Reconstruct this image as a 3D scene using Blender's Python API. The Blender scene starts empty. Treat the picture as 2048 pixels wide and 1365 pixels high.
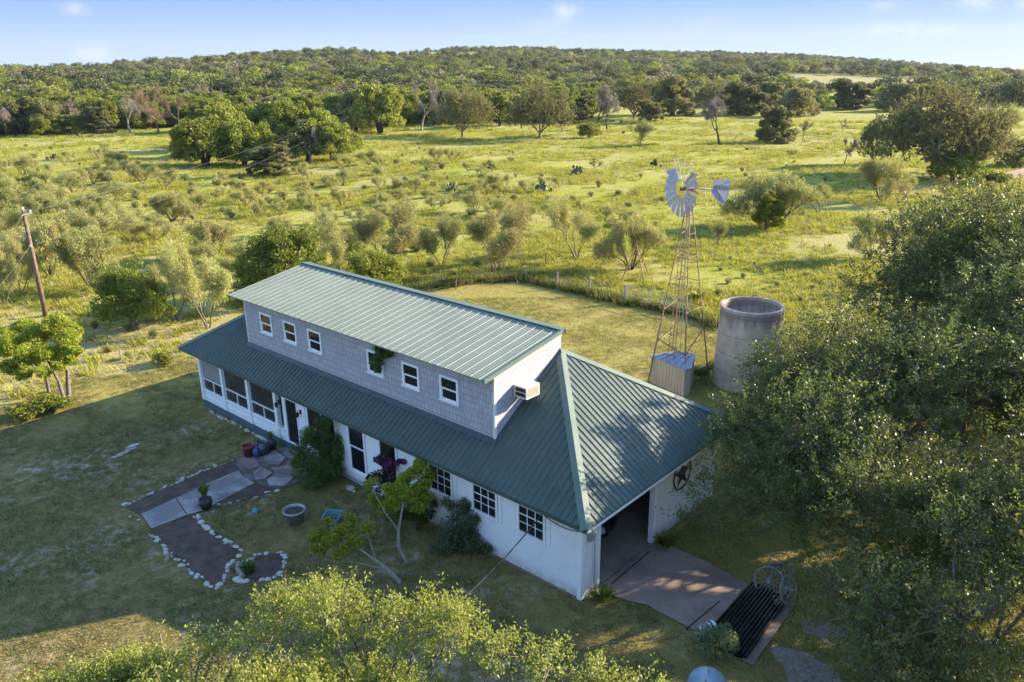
import bpy, math, random
import numpy as np
from mathutils import Vector, Matrix
R = math.radians
rs = np.random.default_rng
sc = bpy.context.scene
col = sc.collection

# ------------------------------------------------------------------ camera
F_PX, PITCH, ROLL, H = 1587.29, 19.4647, -0.676, 15.84
cam = bpy.data.cameras.new("camera"); cam_o = bpy.data.objects.new("camera", cam); col.objects.link(cam_o)
cam.sensor_fit = 'HORIZONTAL'; cam.sensor_width = 36.0; cam.lens = F_PX * 36.0 / 2048.0
cam.clip_start = 0.1; cam.clip_end = 20000
cam_o.matrix_world = Matrix.Translation((0, 0, H)) @ Matrix.Rotation(R(90 - PITCH), 4, 'X') @ Matrix.Rotation(R(ROLL), 4, 'Z')
sc.camera = cam_o

# ------------------------------------------------------------------ light
SUN_AZ, SUN_EL = 72.0, 21.0      # degrees right of the view direction (+Y), above the horizon
sun = bpy.data.lights.new("sun", 'SUN'); sun.energy = 5.0; sun.angle = R(0.5); sun.color = (1.0, 0.84, 0.62)
sun_o = bpy.data.objects.new("sun", sun); col.objects.link(sun_o)
sdir = Vector((math.sin(R(SUN_AZ)) * math.cos(R(SUN_EL)), math.cos(R(SUN_AZ)) * math.cos(R(SUN_EL)), math.sin(R(SUN_EL))))
sun_o.rotation_euler = sdir.to_track_quat('Z', 'Y').to_euler()
world = bpy.data.worlds.new("World"); sc.world = world; world.use_nodes = True
wn = world.node_tree; wn.nodes.clear()
def wnode(t, **k):
    n = wn.nodes.new(t)
    for a, b in k.items(): setattr(n, a, b)
    return n
sky = wnode('ShaderNodeTexSky', sky_type='NISHITA', sun_disc=False)
sky.sun_elevation = R(SUN_EL); sky.sun_rotation = R(SUN_AZ); sky.altitude = 300; sky.air_density = 1.0; sky.dust_density = 0.0; sky.ozone_density = 4.0
bg = wnode('ShaderNodeBackground'); bg.inputs['Strength'].default_value = 0.138
wout = wnode('ShaderNodeOutputWorld')
geo = wnode('ShaderNodeTexCoord')
nz = wnode('ShaderNodeTexNoise'); nz.inputs['Scale'].default_value = 26; nz.inputs['Detail'].default_value = 6; nz.inputs['Roughness'].default_value = 0.62
wn.links.new(geo.outputs['Generated'], nz.inputs['Vector'])
# small wisps of cloud: soft patches of the sky (direction, size) broken up by noise
cloud = None
for az, el, w, h, s in [(-26.7, 3.2, .6, .34, .5), (-26.3, .75, .9, .5, .65), (-22.0, 4.3, .8, .3, .6), (3.8, 3.0, .8, .45, .75), (2.2, 2.2, 1.6, .4, .25), (23.7, 2.9, .8, .28, .3),
                        (29.4, 3.2, 1.7, .55, .8), (31.6, 2.7, .9, .35, .6), (25.0, 1.5, 2.2, .45, .7), (32.8, 1.6, 2.2, .4, .35), (12.0, 2.2, 2.5, .4, .2)]:
    d = Vector((math.sin(R(az)) * math.cos(R(el)), math.cos(R(az)) * math.cos(R(el)), math.sin(R(el))))
    side = Vector((math.cos(R(az)), -math.sin(R(az)), 0)); up = side.cross(d)
    def comp(v, sc_):
        n = wnode('ShaderNodeVectorMath', operation='DOT_PRODUCT'); n.inputs[1].default_value = v
        wn.links.new(geo.outputs['Generated'], n.inputs[0])
        m = wnode('ShaderNodeMath', operation='SUBTRACT'); m.inputs[1].default_value = v.dot(d); wn.links.new(n.outputs['Value'], m.inputs[0])
        q = wnode('ShaderNodeMath', operation='MULTIPLY'); q.inputs[1].default_value = 1 / math.tan(R(sc_)); wn.links.new(m.outputs[0], q.inputs[0])
        p = wnode('ShaderNodeMath', operation='MULTIPLY'); wn.links.new(q.outputs[0], p.inputs[0]); wn.links.new(q.outputs[0], p.inputs[1])
        return p
    a, b = comp(side, w), comp(up, h)
    f = wnode('ShaderNodeVectorMath', operation='DOT_PRODUCT'); f.inputs[1].default_value = d; wn.links.new(geo.outputs['Generated'], f.inputs[0])
    fr = wnode('ShaderNodeMath', operation='GREATER_THAN'); fr.inputs[1].default_value = 0.8; wn.links.new(f.outputs['Value'], fr.inputs[0])
    s_ = wnode('ShaderNodeMath', operation='ADD'); wn.links.new(a.outputs[0], s_.inputs[0]); wn.links.new(b.outputs[0], s_.inputs[1])
    e = wnode('ShaderNodeMath', operation='MULTIPLY'); e.inputs[1].default_value = -1.0; wn.links.new(s_.outputs[0], e.inputs[0])
    x = wnode('ShaderNodeMath', operation='EXPONENT'); wn.links.new(e.outputs[0], x.inputs[0])
    y = wnode('ShaderNodeMath', operation='MULTIPLY'); wn.links.new(x.outputs[0], y.inputs[0]); wn.links.new(fr.outputs[0], y.inputs[1])
    z = wnode('ShaderNodeMath', operation='MULTIPLY'); z.inputs[1].default_value = s; wn.links.new(y.outputs[0], z.inputs[0])
    if cloud is None: cloud = z
    else:
        m = wnode('ShaderNodeMath', operation='ADD'); wn.links.new(cloud.outputs[0], m.inputs[0]); wn.links.new(z.outputs[0], m.inputs[1]); cloud = m
nm = wnode('ShaderNodeMapRange'); nm.inputs['From Min'].default_value = .34; nm.inputs['From Max'].default_value = .56; wn.links.new(nz.outputs['Fac'], nm.inputs['Value'])
cm = wnode('ShaderNodeMath', operation='MULTIPLY', use_clamp=True); wn.links.new(cloud.outputs[0], cm.inputs[0]); wn.links.new(nm.outputs[0], cm.inputs[1])
mixc = wnode('ShaderNodeMixRGB'); mixc.inputs['Color2'].default_value = (6.6, 6.6, 6.9, 1)
wn.links.new(cm.outputs[0], mixc.inputs['Fac']); wn.links.new(sky.outputs[0], mixc.inputs['Color1'])
tint = wnode('ShaderNodeMixRGB', blend_type='MULTIPLY'); tint.inputs['Fac'].default_value = 1; tint.inputs['Color2'].default_value = (1.08, .93, .84, 1); wn.links.new(mixc.outputs[0], tint.inputs['Color1'])
sepw = wnode('ShaderNodeSeparateXYZ'); wn.links.new(geo.outputs['Generated'], sepw.inputs[0])
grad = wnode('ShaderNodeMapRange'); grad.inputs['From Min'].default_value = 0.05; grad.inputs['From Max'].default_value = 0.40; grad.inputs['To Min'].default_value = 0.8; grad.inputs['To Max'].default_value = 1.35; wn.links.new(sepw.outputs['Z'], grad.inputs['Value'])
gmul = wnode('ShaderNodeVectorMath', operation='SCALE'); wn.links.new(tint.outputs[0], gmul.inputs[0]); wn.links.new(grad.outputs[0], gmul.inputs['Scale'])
# the low band of sky stays a clear blue that pales towards the horizon
lowf = wnode('ShaderNodeMapRange'); lowf.inputs['From Min'].default_value = -.01; lowf.inputs['From Max'].default_value = .085; wn.links.new(sepw.outputs['Z'], lowf.inputs['Value'])
lowc = wnode('ShaderNodeMixRGB'); lowc.inputs['Color1'].default_value = (1.30, 1.58, 1.98, 1); lowc.inputs['Color2'].default_value = (.50, .96, 1.86, 1); wn.links.new(lowf.outputs[0], lowc.inputs['Fac'])
cl2 = wnode('ShaderNodeMixRGB'); cl2.inputs['Color2'].default_value = (1.95, 2.0, 2.1, 1); wn.links.new(cm.outputs[0], cl2.inputs['Fac']); wn.links.new(lowc.outputs[0], cl2.inputs['Color1'])
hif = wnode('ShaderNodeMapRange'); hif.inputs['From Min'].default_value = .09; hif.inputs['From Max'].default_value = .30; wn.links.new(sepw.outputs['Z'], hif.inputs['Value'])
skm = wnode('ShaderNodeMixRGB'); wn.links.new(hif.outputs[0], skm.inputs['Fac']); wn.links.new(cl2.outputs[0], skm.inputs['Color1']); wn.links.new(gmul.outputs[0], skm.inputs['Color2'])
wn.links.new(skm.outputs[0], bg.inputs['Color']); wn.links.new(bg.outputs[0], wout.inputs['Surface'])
sc.view_settings.view_transform = 'Standard'; sc.view_settings.look = 'None'; sc.view_settings.gamma = 1.0
sc.view_settings.use_curve_mapping = False; sc.view_settings.exposure = 1.84
sc.cycles.max_bounces = 6; sc.cycles.diffuse_bounces = 3; sc.cycles.glossy_bounces = 3; sc.cycles.transmission_bounces = 4
sc.cycles.transparent_max_bounces = 8; sc.cycles.volume_bounces = 0
sc.cycles.use_denoising = True; sc.cycles.use_adaptive_sampling = True; sc.cycles.adaptive_threshold = 0.015
sc.cycles.sample_clamp_indirect = 6

# ------------------------------------------------------------------ pixel -> ground helper (photo pixels, 2048 wide)
_cr, _sr, _cp, _sp = math.cos(R(ROLL)), math.sin(R(ROLL)), math.cos(R(PITCH)), math.sin(R(PITCH))
def ray(px, py):
    a, b = px - 1024.0, py - 682.5
    u = a * _cr + b * _sr; v = -a * _sr + b * _cr
    return np.array([u, F_PX * _cp - v * _sp, -F_PX * _sp - v * _cp])
def G(px, py, z=0.0):
    d = ray(px, py); t = (z - H) / d[2]
    return (d[0] * t, d[1] * t)
def proj(x, y, z):
    dz = z - H; w = y * _cp - dz * _sp; zz = y * _sp + dz * _cp
    u = F_PX * x / w; v = -F_PX * zz / w
    return 1024 + u * _cr - v * _sr, 682.5 + u * _sr + v * _cr

# ------------------------------------------------------------------ terrain
_kx = [-2500, -600, 0, 200, 450, 700, 1024, 1300, 1600, 1800, 2048, 2600, 4500]
_ky = [150, 140, 139, 131, 110, 99, 94, 100, 106, 120, 139, 150, 150]
_kr = [700, 700, 720, 760, 900, 1050, 1250, 1350, 1500, 1500, 1500, 1500, 1500]
_az, _hr = [], []
for x_, y_, r_ in zip(_kx, _ky, _kr):
    d_ = ray(x_, y_); hyp = math.hypot(d_[0], d_[1])
    _az.append(math.atan2(d_[0], d_[1])); _hr.append(H + r_ * d_[2] / hyp - 5.5)
def hfun(x, y):
    x = np.asarray(x, float); y = np.asarray(y, float)
    r = np.hypot(x, y); az = np.arctan2(x, y)
    hr = np.interp(az, _az, _hr); rr = np.interp(az, _az, _kr)
    back = np.clip((np.abs(az) - 1.2) / 0.8, 0, 1); hr = hr * (1 - back)
    t = np.clip((r - 190) / (rr - 190), 0, 1); t = t * t * (3 - 2 * t)
    h = hr * t - np.clip(r - rr, 0, None) * 0.012
    und = np.clip((r - 62) / 60, 0, 1) * (0.35 * np.sin(x * .045 + 1) * np.cos(y * .05) + .2 * np.sin(x * .11 + y * .07))
    und = und + np.clip((r - 260) / 200, 0, 1) * 1.6 * np.sin(x * .012 + .5) * np.sin(y * .014 + x * .004)
    return h + und
def hz(x, y): return float(hfun(x, y))
def GT(px, py):
    """ground point under a photo pixel on the terrain"""
    d = ray(px, py); z = 0.0
    for _ in range(30):
        t = (z - H) / d[2]; x, y = d[0] * t, d[1] * t
        z = 0.6 * z + 0.4 * hz(x, y) if d[2] < 0 else 0
        if z > H - 2: z = H - 2
    return x, y, hz(x, y)

# ------------------------------------------------------------------ materials
def mat(name, color=(.5, .5, .5), rough=.7, metal=0.0, spec=0.4):
    m = bpy.data.materials.new(name); m.use_nodes = True
    b = m.node_tree.nodes['Principled BSDF']
    b.inputs['Base Color'].default_value = (*color, 1); b.inputs['Roughness'].default_value = rough
    b.inputs['Metallic'].default_value = metal; b.inputs['Specular IOR Level'].default_value = spec
    return m
class NT:
    def __init__(s, m): s.m = m; s.t = m.node_tree; s.b = s.t.nodes.get('Principled BSDF')
    def n(s, typ, ins=None, **k):
        n = s.t.nodes.new(typ)
        for a, b in k.items(): setattr(n, a, b)
        for a, b in (ins or {}).items():
            if hasattr(b, 'bl_idname') or hasattr(b, 'is_linked'): s.t.links.new(b, n.inputs[a])
            else: n.inputs[a].default_value = b
        return n
    def link(s, a, b): s.t.links.new(a, b)
    def coord(s, which='Object'): return s.n('ShaderNodeTexCoord').outputs[which]
    def pos(s): return s.n('ShaderNodeNewGeometry').outputs['Position']
    def noise(s, scale, detail=4, rough=.55, vec=None, dist=0):
        n = s.n('ShaderNodeTexNoise', {'Scale': scale, 'Detail': detail, 'Roughness': rough, 'Distortion': dist})
        s.link(vec if vec is not None else s.coord(), n.inputs['Vector']); return n.outputs['Fac']
    def ramp(s, fac, lo, hi, a=0.0, b=1.0):
        n = s.n('ShaderNodeMapRange', {'From Min': lo, 'From Max': hi, 'To Min': a, 'To Max': b}); s.link(fac, n.inputs['Value']); return n.outputs['Result']
    def mix(s, fac, c1, c2, mode='MIX'):
        n = s.n('ShaderNodeMixRGB', blend_type=mode)
        for k, v in (('Fac', fac), ('Color1', c1), ('Color2', c2)):
            if isinstance(v, (tuple, list)): n.inputs[k].default_value = (*v, 1)
            elif isinstance(v, (int, float)): n.inputs[k].default_value = v
            else: s.link(v, n.inputs[k])
        return n.outputs['Color']
    def math(s, op, a, b=0.0, clamp=False):
        n = s.n('ShaderNodeMath', operation=op, use_clamp=clamp)
        for i, v in enumerate((a, b)):
            if isinstance(v, (int, float)): n.inputs[i].default_value = v
            else: s.link(v, n.inputs[i])
        return n.outputs[0]
    def attr(s, name): return s.n('ShaderNodeAttribute', attribute_name=name).outputs['Fac']
    def color(s, c): s.link(c, s.b.inputs['Base Color'])
    def bump(s, h, strength=.4, dist=.05):
        n = s.n('ShaderNodeBump', {'Strength': strength, 'Distance': dist}); s.link(h, n.inputs['Height']); s.link(n.outputs[0], s.b.inputs['Normal'])

def noisy(name, c1, c2, scale=4, rough=.8, metal=0, spec=.35, lo=.35, hi=.65, bump=0.0, bscale=20, detail=5, which='Object', bdist=.02):
    m = mat(name, c1, rough, metal, spec); t = NT(m)
    t.color(t.mix(t.ramp(t.noise(scale, detail, .6, t.coord(which)), lo, hi), c1, c2))
    if bump: t.bump(t.noise(bscale, 4, .6, t.coord(which)), bump, bdist)
    return m

def leafmat(name, c1, c2, c3=None, trans=.35, rough=.5, spec=.35, clump=.35, hv=.2):
    """leaf colour varies leaf by leaf, clump by clump and tree by tree"""
    m = mat(name, c1, rough, 0, spec); t = NT(m)
    c = t.mix(t.ramp(t.attr('rnd'), 0, 1), c1, c2)
    if c3: c = t.mix(t.ramp(t.noise(clump, 2, .5), .45, .62), c, c3)
    oi = t.n('ShaderNodeObjectInfo').outputs['Random']
    hs = t.n('ShaderNodeHueSaturation'); t.link(t.ramp(oi, 0, 1, .485, .512), hs.inputs['Hue']); t.link(t.ramp(t.math('FRACT', t.math('MULTIPLY', oi, 7.31)), 0, 1, 1 - hv, 1 + hv), hs.inputs['Value']); t.link(c, hs.inputs['Color'])
    c = hs.outputs['Color']; t.color(c)
    tr = t.n('ShaderNodeBsdfTranslucent'); t.link(t.mix(.5, c, (.9, .85, .25), 'OVERLAY'), tr.inputs['Color'])
    mx = t.n('ShaderNodeMixShader'); mx.inputs['Fac'].default_value = trans
    t.link(t.b.outputs[0], mx.inputs[1]); t.link(tr.outputs[0], mx.inputs[2])
    t.link(mx.outputs[0], t.t.nodes['Material Output'].inputs['Surface'])
    return m

M = {}
M['bark'] = noisy('bark', (.075, .06, .048), (.2, .17, .14), 6, .9, bump=.6, bscale=14)
M['bark_dark'] = noisy('bark_dark', (.03, .025, .02), (.09, .075, .06), 6, .9)
M['bark_pale'] = noisy('bark_pale', (.2, .175, .15), (.34, .30, .26), 3, .9)
M['oak'] = leafmat('oak_leaf', (.125, .13, .055), (.235, .235, .10), (.18, .175, .095), .38, .6, .2)
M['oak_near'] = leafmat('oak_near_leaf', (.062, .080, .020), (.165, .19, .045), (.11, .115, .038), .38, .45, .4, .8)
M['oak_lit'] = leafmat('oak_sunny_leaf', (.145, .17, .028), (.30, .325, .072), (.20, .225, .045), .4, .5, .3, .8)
M['elm'] = leafmat('elm_leaf', (.115, .145, .022), (.23, .255, .045), (.17, .195, .03), .4, .5, .3)
M['bright'] = leafmat('bright_leaf', (.15, .19, .02), (.30, .32, .035), None, .42, .5, .3)
M['mesq'] = leafmat('mesquite_leaf', (.22, .235, .08), (.38, .37, .145), (.30, .28, .12), .3, .65, .2)
M['juniper'] = leafmat('juniper_leaf', (.07, .09, .035), (.15, .165, .06), (.11, .12, .06), .2, .6, .2)
M['twig'] = leafmat('twig', (.17, .145, .125), (.32, .28, .25), None, .1, .8, .1)
M['twig_brown'] = leafmat('twig_brown', (.16, .115, .075), (.30, .22, .14), None, .15, .8, .1)
M['shade_bush'] = leafmat('deep_green_leaf', (.042, .075, .014), (.12, .165, .032), None, .3, .5, .3)
M['bamboo'] = leafmat('bamboo_leaf', (.06, .10, .04), (.16, .21, .10), None, .3, .45, .35)
M['purple'] = leafmat('purple_bract', (.07, .03, .06), (.19, .07, .20), (.045, .04, .025), .35, .5, .3, 3)
M['grass'] = leafmat('grass_blade', (.235, .25, .03), (.37, .36, .075), None, .35, .7, .15)
M['straw'] = leafmat('straw_blade', (.30, .28, .10), (.44, .40, .17), None, .35, .7, .15)
M['yardgrass'] = leafmat('yard_grass_blade', (.14, .13, .035), (.30, .24, .10), None, .25, .7, .15)
M['sage'] = leafmat('grey_green_leaf', (.09, .13, .06), (.2, .25, .12), None, .25, .55, .25)

# ------------------------------------------------------------------ mesh helpers
def tag(o, label=None, cat=None, group=None, kind=None):
    if label: o['label'] = label
    if cat: o['category'] = cat
    if group: o['group'] = group
    if kind: o['kind'] = kind
    return o
def empty(name, loc=(0, 0, 0), rz=0.0, **k):
    o = bpy.data.objects.new(name, None); col.objects.link(o); o.location = loc; o.rotation_euler = (0, 0, rz); o.empty_display_size = .2
    return tag(o, **k)
def link(name, me, parent=None, m=None, **k):
    o = bpy.data.objects.new(name, me); col.objects.link(o)
    if parent is not None: o.parent = parent
    if m is not None:
        me.materials.clear(); me.materials.append(m)
    return tag(o, **k)
def copy_tree(o, name=None, parent=None):
    c = o.copy(); col.objects.link(c); c.parent = parent
    if name: c.name = name
    for ch in list(o.children): copy_tree(ch, None, c)
    return c
def quads_mesh(name, V, nq, rnd=None):
    """V: (4*nq,3) vertices, independent quads"""
    me = bpy.data.meshes.new(name)
    me.vertices.add(len(V)); me.vertices.foreach_set('co', np.ascontiguousarray(V, dtype=np.float32).ravel())
    me.loops.add(4 * nq); me.loops.foreach_set('vertex_index', np.arange(4 * nq, dtype=np.int32))
    me.polygons.add(nq); me.polygons.foreach_set('loop_start', np.arange(0, 4 * nq, 4, dtype=np.int32))
    me.update(calc_edges=True)
    if rnd is not None:
        a = me.attributes.new('rnd', 'FLOAT', 'FACE'); a.data.foreach_set('value', rnd.astype(np.float32))
    return me
def poly_mesh(name, V, Fs, smooth=False):
    me = bpy.data.meshes.new(name); me.from_pydata([tuple(map(float, v)) for v in V], [], [tuple(map(int, f)) for f in Fs]); me.update()
    if smooth: me.polygons.foreach_set('use_smooth', [True] * len(me.polygons))
    return me
class MB:
    def __init__(s): s.V = []; s.F = []
    def add(s, V, F):
        b = len(s.V); s.V += [tuple(map(float, v)) for v in V]; s.F += [tuple(b + i for i in f) for f in F]; return s
    def box(s, x0, x1, y0, y1, z0, z1):
        return s.add([(x0, y0, z0), (x1, y0, z0), (x1, y1, z0), (x0, y1, z0), (x0, y0, z1), (x1, y0, z1), (x1, y1, z1), (x0, y1, z1)],
                     [(0, 3, 2, 1), (4, 5, 6, 7), (0, 1, 5, 4), (1, 2, 6, 5), (2, 3, 7, 6), (3, 0, 4, 7)])
    def tube(s, pts, r, n=6, r1=None, caps=True):
        pts = [Vector(p) for p in pts]; k = len(pts); b = len(s.V); ref = None
        for i, p in enumerate(pts):
            d = (pts[min(i + 1, k - 1)] - pts[max(i - 1, 0)]).normalized()
            if ref is None: ref = Vector((0, 0, 1)) if abs(d.z) < .9 else Vector((1, 0, 0))
            a = d.cross(ref).normalized(); c = d.cross(a).normalized(); ref = -c if False else ref
            rr = r if r1 is None else r + (r1 - r) * i / max(1, k - 1)
            for j in range(n):
                t = 2 * math.pi * j / n; s.V.append(tuple(p + (a * math.cos(t) + c * math.sin(t)) * rr))
        for i in range(k - 1):
            for j in range(n): s.F.append((b + i * n + j, b + i * n + (j + 1) % n, b + (i + 1) * n + (j + 1) % n, b + (i + 1) * n + j))
        if caps: s.F.append(tuple(b + j for j in range(n))[::-1]); s.F.append(tuple(b + (k - 1) * n + j for j in range(n)))
        return s
    def lathe(s, prof, n=24, c=(0, 0, 0)):
        b = len(s.V); k = len(prof)
        for r, z in prof:
            for j in range(n):
                t = 2 * math.pi * j / n; s.V.append((c[0] + r * math.cos(t), c[1] + r * math.sin(t), c[2] + z))
        for i in range(k - 1):
            for j in range(n): s.F.append((b + i * n + j, b + i * n + (j + 1) % n, b + (i + 1) * n + (j + 1) % n, b + (i + 1) * n + j))
        return s
    def prism(s, outline, z0, z1):
        n = len(outline); V = [(x, y, z0) for x, y in outline] + [(x, y, z1) for x, y in outline]
        return s.add(V, [tuple(range(n))[::-1], tuple(range(n, 2 * n))] + [(i, (i + 1) % n, n + (i + 1) % n, n + i) for i in range(n)])
    def build(s, name, m, parent=None, smooth=False, **k):
        me = poly_mesh(name, s.V, s.F, smooth); return link(name, me, parent, m, **k)

# ------------------------------------------------------------------ plants
def tubes_np(segs, n=5):
    """segs: list of (p0,p1,r0,r1) -> vertices, quads"""
    P0 = np.array([s[0] for s in segs]); P1 = np.array([s[1] for s in segs]); r0 = np.array([s[2] for s in segs]); r1 = np.array([s[3] for s in segs])
    d = P1 - P0; d /= np.linalg.norm(d, axis=1, keepdims=True) + 1e-9
    ref = np.where(np.abs(d[:, 2:3]) < .9, np.array([[0, 0, 1.]]), np.array([[1., 0, 0]]))
    a = np.cross(d, ref); a /= np.linalg.norm(a, axis=1, keepdims=True); b = np.cross(d, a)
    t = np.arange(n) * 2 * np.pi / n
    ring = a[:, None, :] * np.cos(t)[None, :, None] + b[:, None, :] * np.sin(t)[None, :, None]
    V = np.concatenate([P0[:, None] + ring * r0[:, None, None], P1[:, None] + ring * r1[:, None, None]], axis=1).reshape(-1, 3)
    k = np.arange(len(segs))[:, None] * 2 * n; j = np.arange(n)[None, :]
    Fq = np.stack([k + j, k + (j + 1) % n, k + n + (j + 1) % n, k + n + j], axis=-1).reshape(-1, 4)
    return V, Fq
def quadfaces_mesh(name, V, Fq, smooth=True):
    me = bpy.data.meshes.new(name); nq = len(Fq)
    me.vertices.add(len(V)); me.vertices.foreach_set('co', np.ascontiguousarray(V, dtype=np.float32).ravel())
    me.loops.add(4 * nq); me.loops.foreach_set('vertex_index', np.ascontiguousarray(Fq, dtype=np.int32).ravel())
    me.polygons.add(nq); me.polygons.foreach_set('loop_start', np.arange(0, 4 * nq, 4, dtype=np.int32))
    if smooth: me.polygons.foreach_set('use_smooth', np.ones(nq, dtype=bool))
    me.update(calc_edges=True); return me
def grow(rng, base, d, length, r, levels, split=(2, 3), spread=.6, up=.15, shrink=.72, bend=.25, steps=3, tips=None, segs=None, taper=.72):
    if segs is None: segs, tips = [], []
    p = np.array(base, float); d = np.array(d, float); d /= np.linalg.norm(d); rr = r
    for i in range(steps):
        nd = d + rng.normal(0, bend, 3) * .6 + np.array([0, 0, up * .3]); nd /= np.linalg.norm(nd)
        q = p + nd * length / steps; r2 = rr * (taper ** (1 / steps)); segs.append((p, q, rr, r2)); p, d, rr = q, nd, r2
        if levels <= 2: tips.append(p.copy())
    if levels > 0:
        for k in range(rng.integers(split[0], split[1] + 1)):
            ax = rng.normal(0, 1, 3); ax -= ax @ d * d; ax /= np.linalg.norm(ax) + 1e-9
            nd = d + ax * spread * rng.uniform(.6, 1.3) + np.array([0, 0, up])
            grow(rng, p, nd, length * shrink * rng.uniform(.8, 1.2), rr * .72, levels - 1, split, spread, up, shrink, bend, steps, tips, segs, taper)
    return segs, tips
def leaves(name, rng, centers, radii, counts, size, aspect=.55, upb=.3, flat=.75, m=None, shell=False, droop=0.0):
    centers = np.asarray(centers, float); radii = np.asarray(radii, float); counts = np.asarray(counts, int)
    idx = np.repeat(np.arange(len(centers)), counts); n = len(idx)
    v = rng.normal(0, 1, (n, 3)); v /= np.linalg.norm(v, axis=1, keepdims=True)
    rad = rng.uniform(0, 1, n) ** (1 / 3 if not shell else 1 / 7)
    off = v * rad[:, None] * radii[idx][:, None]; off[:, 2] *= flat
    P = centers[idx] + off
    nrm = rng.normal(0, 1, (n, 3)) + v * .5 + np.array([0, 0, upb]); nrm /= np.linalg.norm(nrm, axis=1, keepdims=True)
    t = rng.normal(0, 1, (n, 3)); t[:, 2] -= droop * 2; t -= (t * nrm).sum(1, keepdims=True) * nrm; t /= np.linalg.norm(t, axis=1, keepdims=True)
    b = np.cross(nrm, t); L_ = size * rng.uniform(.6, 1.35, n)[:, None]; W_ = L_ * aspect
    V = np.stack([P - t * L_ * .5, P + b * W_ * .5, P + t * L_ * .5, P - b * W_ * .5], axis=1).reshape(-1, 3)
    me = quads_mesh(name, V, n, rng.uniform(0, 1, n))
    if m: me.materials.append(m)
    return me
def trunk_mesh(name, segs, m, n=5):
    V, Fq = tubes_np(segs, n); me = quadfaces_mesh(name, V, Fq); me.materials.append(m); return me

def norm_tree(crown, segs, rng, tmat, name, n=5):
    return crown, trunk_mesh(name + '_trunk', segs, tmat, n)
PROTO = {}
def scale_segs(segs, s): return [(a * s, b * s, c * s[0], d * s[0]) for a, b, c, d in segs]
def proto_oak(key, seed, m, tmat, nl=9000, leaf=.30, hh=1.0, dense=1.0, low=.22, weep=0.0):
    """spreading tree about 1 wide x 1 high in unit space (x 8 m); returns crown mesh, trunk mesh"""
    rng = rs(seed); segs, tips = [], []
    ntr = rng.integers(1, 3)
    for k in range(ntr):
        a0 = rng.uniform(0, 6.28)
        grow(rng, (.25 * k, .1 * k, -.1), (math.cos(a0) * .25, math.sin(a0) * .25, 1), 1.5, .28, 4, (2, 3), .8, .12, .78, .25, 3, tips, segs)
    T = np.array(tips); lean = T[:, :2].mean(0) / np.percentile(T[:, 2], 80)        # stand the tree up straight
    def up_(p): return p - np.array([lean[0], lean[1], 0]) * max(0.0, float(p[2]))
    segs = [(up_(a), up_(b_), r0_, r1_) for a, b_, r0_, r1_ in segs]; T = np.array([up_(p) for p in T]); T = T[T[:, 2] > 1.6]
    # push tips into a broad dome
    cx = T[:, :2].mean(0); hmax = np.percentile(T[:, 2], 98); rmax = np.percentile(np.hypot(*(T[:, :2] - cx).T), 95)
    T = T[np.hypot(T[:, 0] - cx[0], T[:, 1] - cx[1]) < rmax]; k = min(len(T), 40); sel = T[rng.choice(len(T), k, replace=False)]
    # plus lobes on an uneven dome
    nb = 90; th = rng.uniform(0, 6.283, nb); ph = np.arccos(rng.uniform(0, 1, nb) ** 1.25); rr = rmax * rng.uniform(.5, 1.05, nb)
    dome = np.stack([cx[0] + rr * np.sin(ph) * np.cos(th), cx[1] + rr * np.sin(ph) * np.sin(th), hmax * (low + (.96 - low) * np.cos(ph) * rng.uniform(.78, 1.05, nb))], 1)
    if weep: dome[:, 2] -= weep * np.hypot(dome[:, 0], dome[:, 1]) * .2
    C = np.concatenate([sel, dome]); rad = rng.uniform(.5, 1.15, len(C)) * rmax / 4.2
    cnt = (nl * dense * rad ** 2 / (rad ** 2).sum()).astype(int) + 3
    crown = leaves(key + '_crown', rng, C, rad, cnt, leaf, .6, .4, .72, m, True, weep)
    segs = [s for s in segs if s[2] > .025]
    tr = trunk_mesh(key + '_trunk', segs, tmat)
    PROTO[key] = (crown, tr, 2 * (rmax + rad.mean() * .8), hmax + rad.mean() * .5)
def proto_mesq(key, seed, m, tmat, nl=8000, leaf=.26, aspect=.15, stems=(4, 7)):
    rng = rs(seed); segs, tips = [], []
    for k in range(rng.integers(*stems)):
        a0 = rng.uniform(0, 6.28); tl = rng.uniform(.45, 1.0)
        grow(rng, (.06 * math.cos(a0), .06 * math.sin(a0), -.1), (math.cos(a0) * tl, math.sin(a0) * tl, 1), 1.4, .06, 3, (2, 3), .5, .22, .72, .22, 3, tips, segs)
    T = np.array(tips); T = T[T[:, 2] > .6]; T = T + rng.normal(0, .12, T.shape)
    rad = rng.uniform(.2, .52, len(T)); cnt = (nl * rad ** 2 / (rad ** 2).sum()).astype(int) + 1
    crown = leaves(key + '_crown', rng, T, rad, cnt, leaf, aspect, .1, .9, m, False, .25)
    PROTO[key] = (crown, trunk_mesh(key + '_trunk', segs, tmat, 4), 2 * np.percentile(np.hypot(T[:, 0], T[:, 1]), 92) + .6, np.percentile(T[:, 2], 97) + .4)
def proto_bare(key, seed, m, tmat, levels=5, nl=2500, leaf=.5, up=.1):
    rng = rs(seed); segs, tips = [], []
    grow(rng, (0, 0, -.1), (.1, .05, 1), 2.0, .22, levels, (2, 3), .75, up, .74, .3, 3, tips, segs)
    T = np.array(tips); T = T[T[:, 2] > 1.5]; rad = np.full(len(T), .35)
    cnt = np.full(len(T), max(1, nl // len(T)))
    crown = leaves(key + '_crown', rng, T, rad, cnt, leaf, .07, 0, 1, m, False, .3)
    PROTO[key] = (crown, trunk_mesh(key + '_trunk', segs, tmat, 4), 2 * np.percentile(np.hypot(T[:, 0], T[:, 1]), 95), np.percentile(T[:, 2], 98))
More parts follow.
